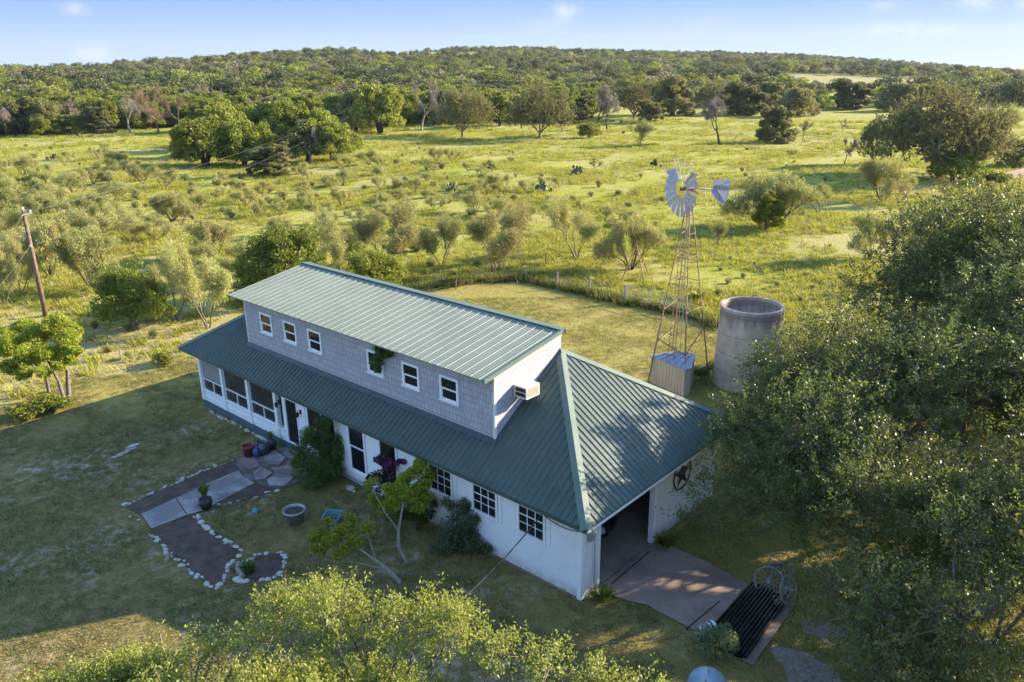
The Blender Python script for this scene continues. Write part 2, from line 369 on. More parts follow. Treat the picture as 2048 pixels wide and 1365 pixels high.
def proto_bush(key, seed, m, tmat, nl=1500, leaf=.16, aspect=.4, w=1.0, h=.8, blobs=14, stems=5, droop=0, sharp=0.0, shell=True):
    """low rounded shrub, about w wide"""
    rng = rs(seed); th = rng.uniform(0, 6.283, blobs); rr = rng.uniform(0, .34, blobs) * w
    C = np.stack([rr * np.cos(th), rr * np.sin(th), h * (rng.uniform(.25, .72, blobs) + sharp * (.34 * w - rr) / w)], 1)
    rad = rng.uniform(.14, .26, blobs) * w; cnt = (nl * rad ** 2 / (rad ** 2).sum()).astype(int) + 2
    crown = leaves(key + '_crown', rng, C, rad, cnt, leaf, aspect, .3, .9 * h / w + .1, m, shell, droop)
    segs = []
    for c in C[:stems * 2]:
        b0 = np.array([rng.normal(0, .05) * w, rng.normal(0, .05) * w, -.05]); mid = (b0 + c) / 2 + rng.normal(0, .05 * w, 3)
        segs += [(b0, mid, .03 * w, .022 * w), (mid, c, .022 * w, .008 * w)]
    PROTO[key] = (crown, trunk_mesh(key + '_trunk', segs, tmat, 4), w, h)

for i in range(3): proto_oak(f'oak{i}', 11 + i, M['oak'], M['bark_dark'], 14000, .26, weep=.3, low=.08)
for i in range(3): proto_oak(f'elm{i}', 31 + i, M['elm'], M['bark_dark'], 9000, .27)
for i in range(2): proto_oak(f'jun{i}', 51 + i, M['juniper'], M['bark_dark'], 7000, .24)
for i in range(4): proto_mesq(f'mesq{i}', 71 + i, M['mesq'], M['bark_dark'])
proto_mesq('mesqbig', 93, M['mesq'], M['bark_dark'], 17000, .24, .2, (6, 9))
for i in range(2): proto_bare(f'bare{i}', 81 + i, M['twig'], M['bark_pale'], 4)
proto_bare('weep0', 85, M['twig'], M['bark_dark'], 5, 9000, .45)
proto_bare('brown0', 87, M['twig_brown'], M['bark'], 4, 7000, .35)
for i in range(3): proto_bush(f'brush{i}', 101 + i, M['mesq'], M['bark_dark'], 1500, .15, .16, 1, .75, 16, 6, .1, 0, False)
for i in range(2): proto_bush(f'bush{i}', 111 + i, M['elm'], M['bark_dark'], 1800, .10, .5, 1, .8)
proto_oak('neartree', 121, M['bright'], M['bark'], 26000, .15)

proto_oak('nearoak', 122, M['elm'], M['bark'], 26000, .16)
proto_mesq('nearmesq', 123, M['mesq'], M['bark'], 15000, .20, .14, (3, 5))

def place(kind, name, x, y, w, h, label, cat, group=None, rz=None, z=None, sink=0.0):
    cr, tr, pw, ph = PROTO[kind]
    z = hz(x, y) if z is None else z
    o = empty(name, (x, y, z - sink), random.Random(int(x * 97 + y * 13)).uniform(0, 6.28) if rz is None else rz, label=label, cat=cat, group=group)
    o.scale = (w / pw, w / pw, h / ph)
    link('crown', cr, o); link('trunk', tr, o)
    return o
def place_px(kind, name, px, py, top, wpx, label, cat, group=None, rz=None, kh=1.0):
    x, y, z = GT(px, py); dist = y * _cp - (z - H) * _sp
    w = wpx * dist / F_PX
    lo, hi = 0.0, 40.0
    for _ in range(30):
        m_ = (lo + hi) / 2
        if proj(x, y, z + m_)[1] > top: lo = m_
        else: hi = m_
    return place(kind, name, x, y, w, lo * kh, label, cat, group, rz, z)

# ------------------------------------------------------------------ ground
HX, HY, YAW = 2.0296, 20.5032, -48.2558
L, W, HE, OV, HR = 22.97, 8.29, 3.1, .6, 6.21
SL = (HR - HE) / (W / 2 + OV); RA = W / 2
_du = np.array([math.sin(R(YAW)), math.cos(R(YAW))]); _dv = np.array([math.cos(R(YAW)), -math.sin(R(YAW))])
def UV(u, v): return (HX + u * _du[0] + v * _dv[0], HY + u * _du[1] + v * _dv[1])
def inside(poly, x, y):
    x = np.asarray(x, float); y = np.asarray(y, float); c = np.zeros(x.shape, bool); n = len(poly)
    for i in range(n):
        x1, y1 = poly[i]; x2, y2 = poly[(i + 1) % n]
        cond = ((y1 > y) != (y2 > y)); xi = (x2 - x1) * (y - y1) / ((y2 - y1) if y2 != y1 else 1e-9) + x1
        c ^= cond & (x < xi)
    return c
fence_px = [(760, 598), (870, 578), (1052, 560), (1115, 575), (1180, 590), (1250, 607), (1372, 628), (1440, 655)]
FENCE = [G(*p) for p in fence_px]
YARD = [G(640, 640), G(760, 600)] + FENCE[1:] + [(14.5, 44), (26, 40), (30, 20), (22, 4), (-18, 4), (-30, 22), G(-120, 850), G(0, 820), G(150, 760), G(300, 742), G(420, 700)]
DRY = [G(-150, 600), G(60, 610), G(200, 640), G(420, 600), G(520, 630), G(420, 720), G(150, 790), G(-150, 880)]
def soft(mask_fn, x, y, r):
    acc = 0
    for k in range(8):
        t = k * math.pi / 4; acc = acc + mask_fn(x + r * math.cos(t), y + r * math.sin(t)).astype(float)
    return acc / 8
def build_ground():
    rr = np.concatenate([[0.01, 2, 4], np.arange(6, 62, .45), np.geomspace(62, 260, 190)[1:], np.geomspace(260, 9000, 150)[1:]])
    az = np.concatenate([np.linspace(-.72, .72, 420), np.linspace(.72, 2 * np.pi - .72, 90)[1:-1]])
    A, Rr = np.meshgrid(az, rr); X = Rr * np.sin(A); Y = Rr * np.cos(A); Z = hfun(X, Y)
    nr, na = X.shape; i = np.arange(nr - 1)[:, None]; j = np.arange(na)[None, :]
    a = i * na + j; b = i * na + (j + 1) % na; Fq = np.stack([a, b, b + na, a + na], -1).reshape(-1, 4)[:, ::-1]
    V = np.stack([X, Y, Z], -1).reshape(-1, 3); me = quadfaces_mesh('ground', V, Fq)
    x, y = V[:, 0], V[:, 1]
    yard = soft(lambda p, q: inside(YARD, p, q), x, y, .5)
    back = ((x - HX) * _dv[0] + (y - HY) * _dv[1] > W / 2 - 2).astype(float)
    lx = (x - HX) * _du[0] + (y - HY) * _du[1]
    back = np.clip(((x - HX) * _dv[0] + (y - HY) * _dv[1] + 3 + np.clip(lx - 22, 0, 8)) / 6, 0, 1)
    for nm_, v_ in (('yard', yard), ('back', back), ('far', np.clip((np.hypot(x, y) - 230) / 300, 0, 1)), ('dry', soft(lambda p, q: inside(DRY, p, q), x, y, 1.5))):
        at = me.attributes.new(nm_, 'FLOAT', 'POINT'); at.data.foreach_set('value', v_.astype(np.float32))
    m = mat('pasture_ground', (.2, .2, .05), .95, 0, .1); t = NT(m); P = t.pos()
    n1 = t.noise(.045, 4, .6, P); n2 = t.noise(.4, 5, .62, P, .6); n3 = t.noise(2.6, 5, .7, P); n4 = t.noise(14, 3, .7, P)
    green = t.mix(t.ramp(n2, .35, .65), (.225, .24, .028), (.31, .30, .055))
    tan = t.mix(t.ramp(n3, .3, .7), (.38, .33, .13), (.29, .265, .09))
    f = t.mix(t.ramp(t.math('ADD', t.math('MULTIPLY', n1, .62), t.math('MULTIPLY', n2, .38)), .46, .60), green, tan)
    f = t.mix(t.math('MULTIPLY', t.ramp(n4, .55, .75), .35), f, (.09, .085, .03))
    farc = t.mix(t.ramp(n2, .4, .6), (.20, .205, .07), (.30, .27, .12)); f = t.mix(t.attr('far'), f, farc)
    # back lawn: mown, golden
    bl = t.mix(t.ramp(n3, .38, .62), (.32, .26, .08), (.23, .21, .055)); bl = t.mix(t.math('MULTIPLY', t.ramp(n4, .5, .72), .55), bl, (.14, .12, .035))
    bl = t.mix(t.ramp(n2, .55, .72, 0, .6), bl, (.19, .21, .045))
    # front lawn: thin dull turf over pale dust
    fl = t.mix(t.ramp(n3, .36, .62), (.14, .118, .036), (.25, .19, .085)); fl = t.mix(t.math('MULTIPLY', t.ramp(n4, .5, .75), .5), fl, (.06, .062, .02))
    dusty = t.math('MULTIPLY', t.ramp(t.noise(.22, 3, .5, P), .47, .60), t.ramp(n3, .48, .62)); fl = t.mix(t.math('MULTIPLY', dusty, .8), fl, (.42, .36, .30))
    sepg = t.n('ShaderNodeSeparateXYZ'); t.link(P, sepg.inputs[0])
    yd = t.mix(t.attr('back'), fl, bl); dryc = t.mix(t.ramp(n3, .35, .65), (.40, .33, .17), (.25, .22, .08)); f = t.mix(t.math('MULTIPLY', t.attr('dry'), t.ramp(n2, .3, .6, .55, 1)), f, dryc); c = t.mix(t.attr('yard'), f, yd); t.color(c)
    hh = t.math('ADD', t.math('MULTIPLY', n3, 1.0), t.math('MULTIPLY', n4, .35)); t.bump(hh, .75, .16)
    return link('ground', me, None, m, kind='structure')
build_ground()

M['concrete'] = noisy('concrete', (.30, .27, .24), (.44, .40, .36), 1.6, .9, bump=.2, bscale=30, which='Generated')
def slabmat(name, c1, c2, sc1, bump=.25, bsc=25, lo=.35, hi=.65, c3=None):
    m = mat(name, c1, .9, 0, .25); t = NT(m); P = t.pos()
    c = t.mix(t.ramp(t.noise(sc1, 6, .65, P), lo, hi), c1, c2)
    if c3: c = t.mix(t.ramp(t.noise(sc1 * .35, 4, .6, P), .48, .62), c, c3)
    c = t.mix(t.math('MULTIPLY', t.ramp(t.noise(bsc, 3, .7, P), .55, .75), .4), c, tuple(k * .5 for k in c1)); t.color(c)
    t.bump(t.noise(bsc, 4, .7, P), bump, .02); return m
M['drive'] = slabmat('driveway_concrete', (.22, .16, .13), (.36, .27, .22), .9, c3=(.17, .125, .105))
M['path'] = slabmat('path_concrete', (.15, .14, .135), (.38, .35, .33), 1.9, .3, 14, c3=(.20, .18, .17))
M['flag'] = slabmat('flagstone', (.17, .15, .145), (.38, .34, .32), 1.7, .3, 14, c3=(.19, .145, .13))
M['patio'] = slabmat('patio_mortar', (.10, .085, .078), (.24, .20, .18), 2.4, c3=(.09, .085, .06))
M['mulch'] = slabmat('mulch_soil', (.058, .038, .030), (.12, .082, .064), 2.2, .5, 34)
M['gravel'] = slabmat('gravel', (.20, .165, .14), (.34, .28, .24), 9, .9, 22)
def sheet(name, pts, z, m, kind='structure', thick=0.0, world=False, rough=0.0, **k):
    P = [Vector(p) for p in (pts if world else [G(*p) for p in pts])]
    if rough:
        rg = random.Random(len(P) + int(P[0].x * 10)); Q = []
        for a, c in zip(P, P[1:] + P[:1]):
            n_ = max(1, int((c - a).length / .16)); d = (c - a).normalized(); o_ = 0
            for q_ in range(n_):
                o_ = o_ * .6 + rg.uniform(-rough, rough); Q.append(a.lerp(c, q_ / n_) + Vector((d.y, -d.x)) * o_ * (1 if q_ else .3))
        P = Q
    b = MB(); b.prism([tuple(p) for p in P], z - max(thick, .01), z)
    return b.build(name, m, kind=kind, **k)
# concrete walk (with joints), flagstone patio, mulch beds, drive
sheet('path', [(283, 1030), (356, 997), (412, 970), (478, 943), (482, 951), (508, 968), (440, 1005), (404, 1024), (378, 1031), (303, 1060)], .05, M['path'])
sheet('patio', [(472, 921), (487, 912), (520, 914), (560, 898), (590, 903), (628, 925), (620, 955), (560, 980), (519, 970), (500, 962), (478, 943)], .045, M['patio'], rough=.05)
stones = [[(486, 918), (512, 922), (520, 934), (498, 942), (478, 930)], [(524, 912), (550, 905), (571, 918), (560, 934), (532, 930)], [(556, 900), (580, 899), (600, 912), (596, 922), (574, 916)],
          [(505, 946), (522, 937), (546, 948), (530, 960), (512, 962)], [(540, 938), (566, 936), (600, 928), (612, 942), (580, 954), (552, 948)], [(534, 963), (556, 952), (590, 956), (570, 974), (540, 974)]]
for i, s_ in enumerate(stones):
    b = MB(); cS = np.mean([G(*p) for p in s_], 0); rg = random.Random(i); b.prism([tuple(cS + (np.array(G(*p)) - cS) * rg.uniform(.9, 1.08)) for p in s_], .02, .075 + .006 * (i % 3)); b.build('flagstone', M['flag'], label=['wide worn flagstone at the red pot end of the patio', 'rounded flagstone behind the blue glazed pots', 'flagstone step against the porch foundation',
      'pale triangular flagstone beside the concrete walk', 'long flagstone in the middle of the patio', 'flagstone at the outer patio edge near the dark green bush'][i], cat='flagstone', group='flagstones of the patio')
sheet('step_slab', [(572, 884), (590, 880), (622, 893), (604, 906)], .22, M['flag'], kind=None, thick=.22, label='stone doorstep slab under the barred porch door', cat='doorstep')
beds = {'garden_bed': ([(252, 1016), (300, 990), (400, 948), (476, 922), (482, 940), (412, 970), (356, 997), (283, 1030)], 'long dark mulch bed between lawn and concrete walk'),
        'garden_bed.001': ([(304, 1062), (380, 1031), (404, 1040), (437, 1070), (480, 1103), (455, 1128), (446, 1160), (430, 1176), (395, 1155), (340, 1105)], 'large dark mulch rectangle below the concrete walk'),
        'garden_bed.002': ([(440, 1006), (500, 970), (522, 966), (552, 982), (510, 995), (462, 1008)], 'narrow mulch wedge between the walk and the patio'),
        'garden_bed.003': ([(482, 1138), (500, 1120), (530, 1107), (558, 1108), (570, 1122), (565, 1140), (545, 1156), (515, 1162), (492, 1155)], 'round dark flower bed ringed with white rocks')}
for nm_, (pp, lb) in beds.items(): sheet(nm_.split('.')[0], pp, .03, M['mulch'], kind=None, rough=.04, label=lb, cat='flower bed')
# driveway apron runs into the garage
drv = [UV(-.02, .95), UV(-.02, 4.0), G(1336, 1092), G(1420, 1130), G(1496, 1172), G(1560, 1215), G(1440, 1262), G(1385, 1262), G(1300, 1215), G(1222, 1194)]
sheet('driveway', drv, .055, M['drive'], world=True, rough=.025)
sheet('track', [(1545, 1292), (1600, 1303), (1668, 1335), (1690, 1400), (1600, 1400), (1568, 1345), (1550, 1322), (1538, 1300)], .02, M['gravel'], rough=.13)
sheet('track', [(1600, 1238), (1650, 1250), (1720, 1268), (1790, 1292), (1770, 1322), (1700, 1302), (1640, 1278), (1604, 1256)], .02, M['gravel'], rough=.13)
sheet('road', [(2005, 348), (2048, 338), (2200, 330), (2200, 356), (2060, 372)], hz(*G(2040, 350)) + .35, slabmat('red_dirt', (.25, .15, .10), (.36, .24, .17), .8))
for p in ((1222, 1172, 1300, 1105), (1372, 1262, 1440, 1205)):       # control joints
    a, b_ = Vector(G(p[0], p[1])), Vector(G(p[2], p[3])); d = (b_ - a).normalized(); n_ = Vector((-d.y, d.x)) * .02
    sheet('driveway_joint', [a + n_, a - n_, b_ - n_, b_ + n_], .062, mat('joint', (.03, .025, .02), .9), world=True)
a, b_ = Vector(G(352, 1000)), Vector(G(373, 1030)); d = (b_ - a).normalized(); n_ = Vector((-d.y, d.x)) * .02
sheet('path_joint', [a + n_, a - n_, b_ - n_, b_ + n_], .056, M['bark_dark'], world=True)

# ------------------------------------------------------------------ house
house = empty('house', (*UV(L, 0), 0), math.atan2(-_du[1], -_du[0]), label='long white clapboard farmhouse with a green metal hip roof and grey shingled dormer', cat='house')
def siding_mat():
    m = mat('white_clapboard', (.78, .78, .77), .6, 0, .35); t = NT(m); P = t.coord()
    sep = t.n('ShaderNodeSeparateXYZ'); t.link(P, sep.inputs[0])
    fr = t.math('FRACT', t.math('DIVIDE', sep.outputs['Z'], .115)); line = t.math('LESS_THAN', fr, .14)
    worn = t.ramp(t.noise(2.5, 5, .7, P), .56, .72); low = t.ramp(sep.outputs['Z'], 1.6, .1, 0, 1); splash = t.math('MULTIPLY', t.ramp(sep.outputs['Z'], .55, .1, 0, 1), t.ramp(t.noise(3.5, 4, .7, P), .35, .6, .2, .8))
    c = t.mix(t.ramp(t.noise(1.2, 5, .6, P), .35, .7, 0, .35), (.78, .78, .78), (.60, .59, .57))
    c = t.mix(t.math('MULTIPLY', line, .45), c, (.30, .30, .31))  # shadow line under each lap painted into the clapboard colour
    c = t.mix(t.math('MULTIPLY', t.math('MULTIPLY', worn, low), t.math('MULTIPLY', t.ramp(t.noise(30, 3, .7, P), .45, .6), .55)), c, (.22, .17, .13)); c = t.mix(splash, c, (.36, .30, .24)); t.color(c)
    return m
M['siding'] = siding_mat()
M['white'] = noisy('white_paint', (.80, .80, .79), (.62, .61, .59), 3, .5, lo=.55, hi=.8, bump=.05)
M['offwhite'] = noisy('off_white_metal', (.74, .72, .66), (.6, .57, .5), 3, .5)
M['found'] = noisy('teal_foundation', (.06, .10, .11), (.09, .13, .14), 3, .8)
M['footing'] = noisy('brown_footing', (.16, .11, .075), (.30, .23, .17), 3, .95, bump=.4)
M['black'] = mat('black_metal', (.02, .02, .022), .45, .0, .5)
M['dark_in'] = mat('dark_interior', (.09, .075, .06), .9)
def shingle_mat():
    m = mat('grey_shakes', (.3, .29, .33), .85, 0, .25); t = NT(m); P = t.coord()
    sep = t.n('ShaderNodeSeparateXYZ'); t.link(P, sep.inputs[0])
    comb = t.n('ShaderNodeCombineXYZ'); t.link(t.math('ADD', sep.outputs['X'], t.math('MULTIPLY', sep.outputs['Y'], 1.0)), comb.inputs[0]); t.link(sep.outputs['Z'], comb.inputs[1])
    wob = t.n('ShaderNodeTexNoise', {'Scale': 9, 'Detail': 2}); t.link(P, wob.inputs['Vector'])
    vm = t.n('ShaderNodeVectorMath', operation='SCALE'); vm.inputs['Scale'].default_value = .05; t.link(wob.outputs['Color'], vm.inputs[0])
    va = t.n('ShaderNodeVectorMath', operation='ADD'); t.link(comb.outputs[0], va.inputs[0]); t.link(vm.outputs[0], va.inputs[1])
    br = t.n('ShaderNodeTexBrick', {'Scale': 1.0, 'Color1': (.37, .35, .37, 1), 'Color2': (.46, .435, .45, 1), 'Mortar': (.17, .16, .185, 1), 'Mortar Size': .010, 'Mortar Smooth': .2, 'Bias': 0, 'Brick Width': .15, 'Row Height': .23})
    br.offset = .37; br.offset_frequency = 2; br.squash = 1.35; br.squash_frequency = 3
    t.link(va.outputs[0], br.inputs['Vector'])
    c = t.mix(t.ramp(t.noise(1.3, 4, .6, P), .3, .7, 0, .4), br.outputs['Color'], (.32, .30, .32))
    c = t.mix(t.ramp(t.noise(24, 3, .7, P), .4, .7, 0, .25), c, (.4, .385, .42)); t.color(c)
    t.bump(br.outputs['Fac'], -.6, .02); return m
M['shake'] = shingle_mat()
def metal_roof(name, c1, c2, rough=.42):
    m = mat(name, c1, rough, 0.0, .4); t = NT(m); P = t.coord()
    c = t.mix(t.ramp(t.noise(.7, 4, .6, P), .35, .7), c1, c2); c = t.mix(t.ramp(t.noise(9, 4, .7, P), .5, .8, 0, .35), c, tuple(k * 1.5 for k in c2))
    mp = t.n('ShaderNodeMapping'); mp.inputs['Scale'].default_value = (6, .5, .5); t.link(P, mp.inputs['Vector']); c = t.mix(t.ramp(t.noise(1.5, 4, .7, mp.outputs[0]), .52, .75, 0, .45), c, (.15, .14, .12)); t.color(c)
    t.link(t.ramp(t.noise(1.7, 4, .6, P), .3, .7, rough - .06, rough + .12), t.b.inputs['Roughness'])
    return m
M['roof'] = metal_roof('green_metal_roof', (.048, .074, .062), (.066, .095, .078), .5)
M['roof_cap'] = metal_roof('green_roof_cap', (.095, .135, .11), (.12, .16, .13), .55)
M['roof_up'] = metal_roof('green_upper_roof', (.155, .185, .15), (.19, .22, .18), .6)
M['glass'] = mat('window_glass', (.012, .014, .018), .06, 0, .8)
M['screen'] = noisy('porch_screen', (.018, .02, .022), (.05, .05, .05), 1.2, .25, spec=.6)
M['curtain'] = noisy('curtain', (.5, .48, .45), (.35, .33, .31), 8, .9)

def sawtooth(p0, p1, z0, z1, nrm, step=.115, dep=.018):
    """lap siding between two plan points"""
    b = MB(); z = z0; p0 = np.array(p0, float); p1 = np.array(p1, float); n = np.array(nrm, float)
    while z < z1 - 1e-6:
        zt = min(z + step, z1)
        A, B = p0 + n * dep, p1 + n * dep; C_, D_ = p1 + n * .002, p0 + n * .002
        b.add([(*A, z), (*B, z), (*C_, zt), (*D_, zt)], [(0, 1, 2, 3)]); b.add([(*D_, z), (*C_, z), (*B, z), (*A, z)], [(0, 1, 2, 3)]); z = zt
    return b
X = lambda u: L - u
PX = X(14.3)        # porch ends here (x from left)
wall = MB()
wall.box(PX, L - .15, .02, .15, .12, 3.3)                   # front wall core
wall.box(0, L, W - .15, W, .0, 3.3)                          # back wall
wall.box(0, .15, .15, W - .15, .0, 3.3)                      # left wall
wall.box(L - .15, L, .02, .93, .05, 3.3); wall.box(L - .15, L, 4.05, W - .15, .05, 3.3); wall.box(L - .15, L, .93, 4.05, 2.32, 3.3)
wall.build('wall', M['white'], house)
b = sawtooth((PX, 0.0), (L - .0, 0.0), .12, 3.3, (0, -1)); b2 = sawtooth((L, .0), (L, .86), .05, 3.3, (1, 0)); b3 = sawtooth((L, 4.16), (L, W), .05, 3.3, (1, 0)); b4 = sawtooth((L, .86), (L, 4.16), 2.44, 3.3, (1, 0))
for q in (b2, b3, b4): b.add(q.V, q.F)
b.build('clapboard', M['siding'], house)
for bx_ in ((L - .12, L + .035, -.035, .15, .06, 3.0), (L, L + .035, W - .12, W + .03, .06, 3.0), (PX - .1, PX + .08, -.04, .02, .4, 3.0)):
    t_ = MB(); t_.box(*bx_); t_.build('corner_board', M['white'], house)
f_ = MB(); f_.box(PX + .05, L - .02, .0, .3, -.05, .115); f_.build('footing', M['footing'], house)
f_ = MB(); f_.box(-.02, PX + .0, -.02, .3, -.05, .36); f_.box(PX + .1, X(8.2), -.012, -.002, -.05, .30); f_.build('foundation', M['found'], house)
# porch bays: white apron, posts, rails
ap = MB(); ap.box(0, X(15.95), -.0, .12, .362, .86); ap.box(-.0, .12, .125, W - .2, .362, .86); ap.box(-.02, X(15.9), -.06, .16, .862, .93); ap.box(0, X(15.95), -.035, -.004, .60, .63)
ap.box(X(15.95), X(15.72), -.0, .12, .362, 3.2); ap.box(X(14.8), PX, -.0, .12, .362, 3.2); ap.box(X(15.72), X(14.8), 0, .12, 2.52, 3.2); ap.box(0, X(15.95), 0, .12, 2.9, 3.2)
ap.build('porch_apron', M['white'], house)
posts = [22.86, 20.85, 18.62, 16.4]
for i, u in enumerate(posts):
    p_ = MB(); x0 = 0 if i == 0 else X(u) - .09; p_.box(x0 - .02, x0 + .18, -.07, .13, .40, 3.15); p_.build('post', M['white'], house)
for a_, b_ in zip(posts[:-1], posts[1:]):
    x0 = (0 if a_ > 22 else X(a_) - .09) + .165; x1 = X(b_) - .11
    fr = MB(); fr.box(x0, x1, .01, .05, 1.50, 1.55); xm = (x0 + x1) / 2; fr.box(xm - .02, xm + .02, .01, .05, .93, 1.50); fr.box(x0, x1, .01, .05, .93, .97); fr.box(x0, x0 + .04, .012, .052, .97, 2.9); fr.box(x1 - .04, x1, .012, .052, .97, 2.9)
    wdw = fr.build('window', M['white'], house)
    g_ = MB(); g_.box(x0 + .01, x1 - .01, .056, .066, .95, 2.92); g_.build('pane', M['screen'], wdw)
cu = MB()
for k in range(14): cu.tube([(.35 + k * .11, .03, 1.62), (.35 + k * .11, .028, 2.85)], .028, 5)
cu.build('curtain', M['curtain'], house)
# barred door
fr = MB(); fr.box(X(15.72), X(14.8), -.03, .02, .40, .47); fr.box(X(15.72), X(15.66), -.03, .02, .47, 2.52); fr.box(X(14.86), X(14.8), -.03, .02, .47, 2.52); fr.box(X(15.66), X(14.86), -.03, .02, 2.46, 2.52)
dr = fr.build('door', M['white'], house)
d_ = MB(); d_.box(X(15.655), X(14.865), .03, .06, .475, 2.455); d_.build('door_leaf', M['screen'], dr)
br_ = MB()
for k in range(9):
    xx = X(15.6) + k * .088; br_.box(xx, xx + .018, -.012, .006, .5, 2.44)
br_.box(X(15.65), X(14.87), -.015, .01, 1.45, 1.50); br_.box(X(15.65), X(14.87), -.015, .01, .72, .77); br_.build('security_bars', M['black'], dr)
def window(x0, x1, z0, z1, kind, y=0.0, trim=.09, side=0.0):
    """window proud of the wall at y; kind 'dh' double hung, (c, r) = panes"""
    f = MB(); o_ = y - .055
    f.box(x0 - trim, x0, o_, y + .02, z0 - .04, z1 + trim); f.box(x1, x1 + trim, o_, y + .02, z0 - .04, z1 + trim); f.box(x0, x1, o_, y + .02, z1, z1 + trim); f.box(x0 - trim - .03, x1 + trim + .03, o_ - .03, y + .02, z0 - .10, z0 - .042)
    if side: f.box(x1 + trim + .02, x1 + trim + side, o_ + .02, y + .02, z0 - .15, z1 + trim)
    if kind == 'dh':
        zm = (z0 + z1) / 2; f.box(x0, x1, y - .035, y + .0, zm - .03, zm + .03); f.box(x0, x0 + .035, y - .03, y, z0, zm - .03); f.box(x1 - .035, x1, y - .03, y, z0, zm - .03); f.box(x0 + .035, x1 - .035, y - .03, y, z0 - .04, z0 + .035)
    else:
        c_, r_ = kind
        for i in range(1, c_): xx = x0 + (x1 - x0) * i / c_; f.box(xx - .014, xx + .014, y - .034, y - .004, z0 - .04, z1)
        for j in range(1, r_):
            zz = z0 + (z1 - z0) * j / r_
            for i in range(c_):
                a = x0 + (x1 - x0) * i / c_ + (.0145 if i else 0); e = x0 + (x1 - x0) * (i + 1) / c_ - (.0145 if i < c_ - 1 else 0); f.box(a, e, y - .032, y - .006, zz - (.02 if j == r_ // 2 else .012), zz + (.02 if j == r_ // 2 else .012))
    wd = f.build('window', M['white'], house)
    g = MB(); g.box(x0 + .002, x1 - .002, y - .026, y - .020, z0 - .04, z1); g.build('pane', M['glass'], wd)
    return wd
window(X(11.26), X(10.38), .70, 2.75, 'dh', side=.0); window(X(9.38), X(8.5), .70, 2.75, 'dh')
window(X(14.0), X(12.2), .75, 2.6, (2, 2))
for u in (6.6, 4.5, 2.47): window(X(u), X(u - 1.0), 1.60, 2.78, (3, 4), side=.17)
# garage opening trim
gt = MB(); gt.box(L + .0, L + .045, .79, .93, .06, 2.46); gt.box(L, L + .045, 4.05, 4.19, .06, 2.46); gt.box(L, L + .045, .93, 4.05, 2.32, 2.46)
gt.build('door_frame', M['white'], house)
ins = MB(); ins.box(L - 6.5, L - 6.4, .15, W - .15, .0, 3.3); ins.box(L - 6.4, L - .15, .151, .2, .06, 3.3); ins.box(L - 6.4, L - .15, W - .2, W - .151, .06, 3.3); ins.box(L - 6.4, L - .15, .2, W - .2, 3.0, 3.05)
ins.build('interior_wall', M['dark_in'], house)
fl_ = MB(); fl_.box(L - 6.4, L - .0, .2, W - .2, -.02, .05); fl_.build('garage_floor', M['drive'], house)

# main roof: four hipped slopes with ribs
def roof_slopes():
    b = MB(); e = HE; x0, x1, y0, y1 = -OV, L + OV, -OV, W + OV; A, B = (RA, W / 2, HR), (L - RA, W / 2, HR)
    th = .05
    P = [(x0, y0, e), (x1, y0, e), (x1, y1, e), (x0, y1, e)]
    b.add(P + [A, B], [(0, 1, 5, 4), (1, 2, 5), (2, 3, 4, 5), (3, 0, 4)])
    Q = [(p[0], p[1], p[2] - th) for p in P] + [(A[0], A[1], A[2] - th), (B[0], B[1], B[2] - th)]
    b.add(Q, [(1, 0, 4, 5), (2, 1, 5), (3, 2, 5, 4), (0, 3, 4)])
    b.add(P + Q[:4], [(1, 0, 4, 5), (2, 1, 5, 6), (3, 2, 6, 7), (0, 3, 7, 4)])
    def rib(a, c, side, up, w=.032, h=.034):
        a, c, side = Vector(a), Vector(c), Vector(side); up = Vector(up); n = up * h
        b.add([a - side * w, a - side * w * .4 + n, a + side * w * .4 + n, a + side * w, c - side * w, c - side * w * .4 + n, c + side * w * .4 + n, c + side * w],
              [(0, 1, 5, 4), (1, 2, 6, 5), (2, 3, 7, 6), (0, 3, 2, 1), (4, 5, 6, 7)])
    cs = math.atan(SL); nf = (0, -math.sin(cs), math.cos(cs)); nb = (0, math.sin(cs), math.cos(cs)); nr = (math.sin(cs), 0, math.cos(cs)); nl = (-math.sin(cs), 0, math.cos(cs))
    pitch = .235; x = x0 + .1
    run = W / 2 + OV
    while x < x1 - .1:
        d = min(run, x - x0, x1 - x) - .06
        if d > .1:
            rib((x, y0, e), (x, y0 + d, e + d * SL), (1, 0, 0), nf); rib((x, y1, e), (x, y1 - d, e + d * SL), (1, 0, 0), nb)
        x += pitch
    y = y0 + .1
    while y < y1 - .1:
        d = min(run, y - y0, y1 - y) - .06
        if d > .1:
            rib((x1, y, e), (x1 - d, y, e + d * SL), (0, 1, 0), nr); rib((x0, y, e), (x0 + d, y, e + d * SL), (0, 1, 0), nl)
        y += pitch
    return b
rf = roof_slopes().build('roof', M['roof'], house)
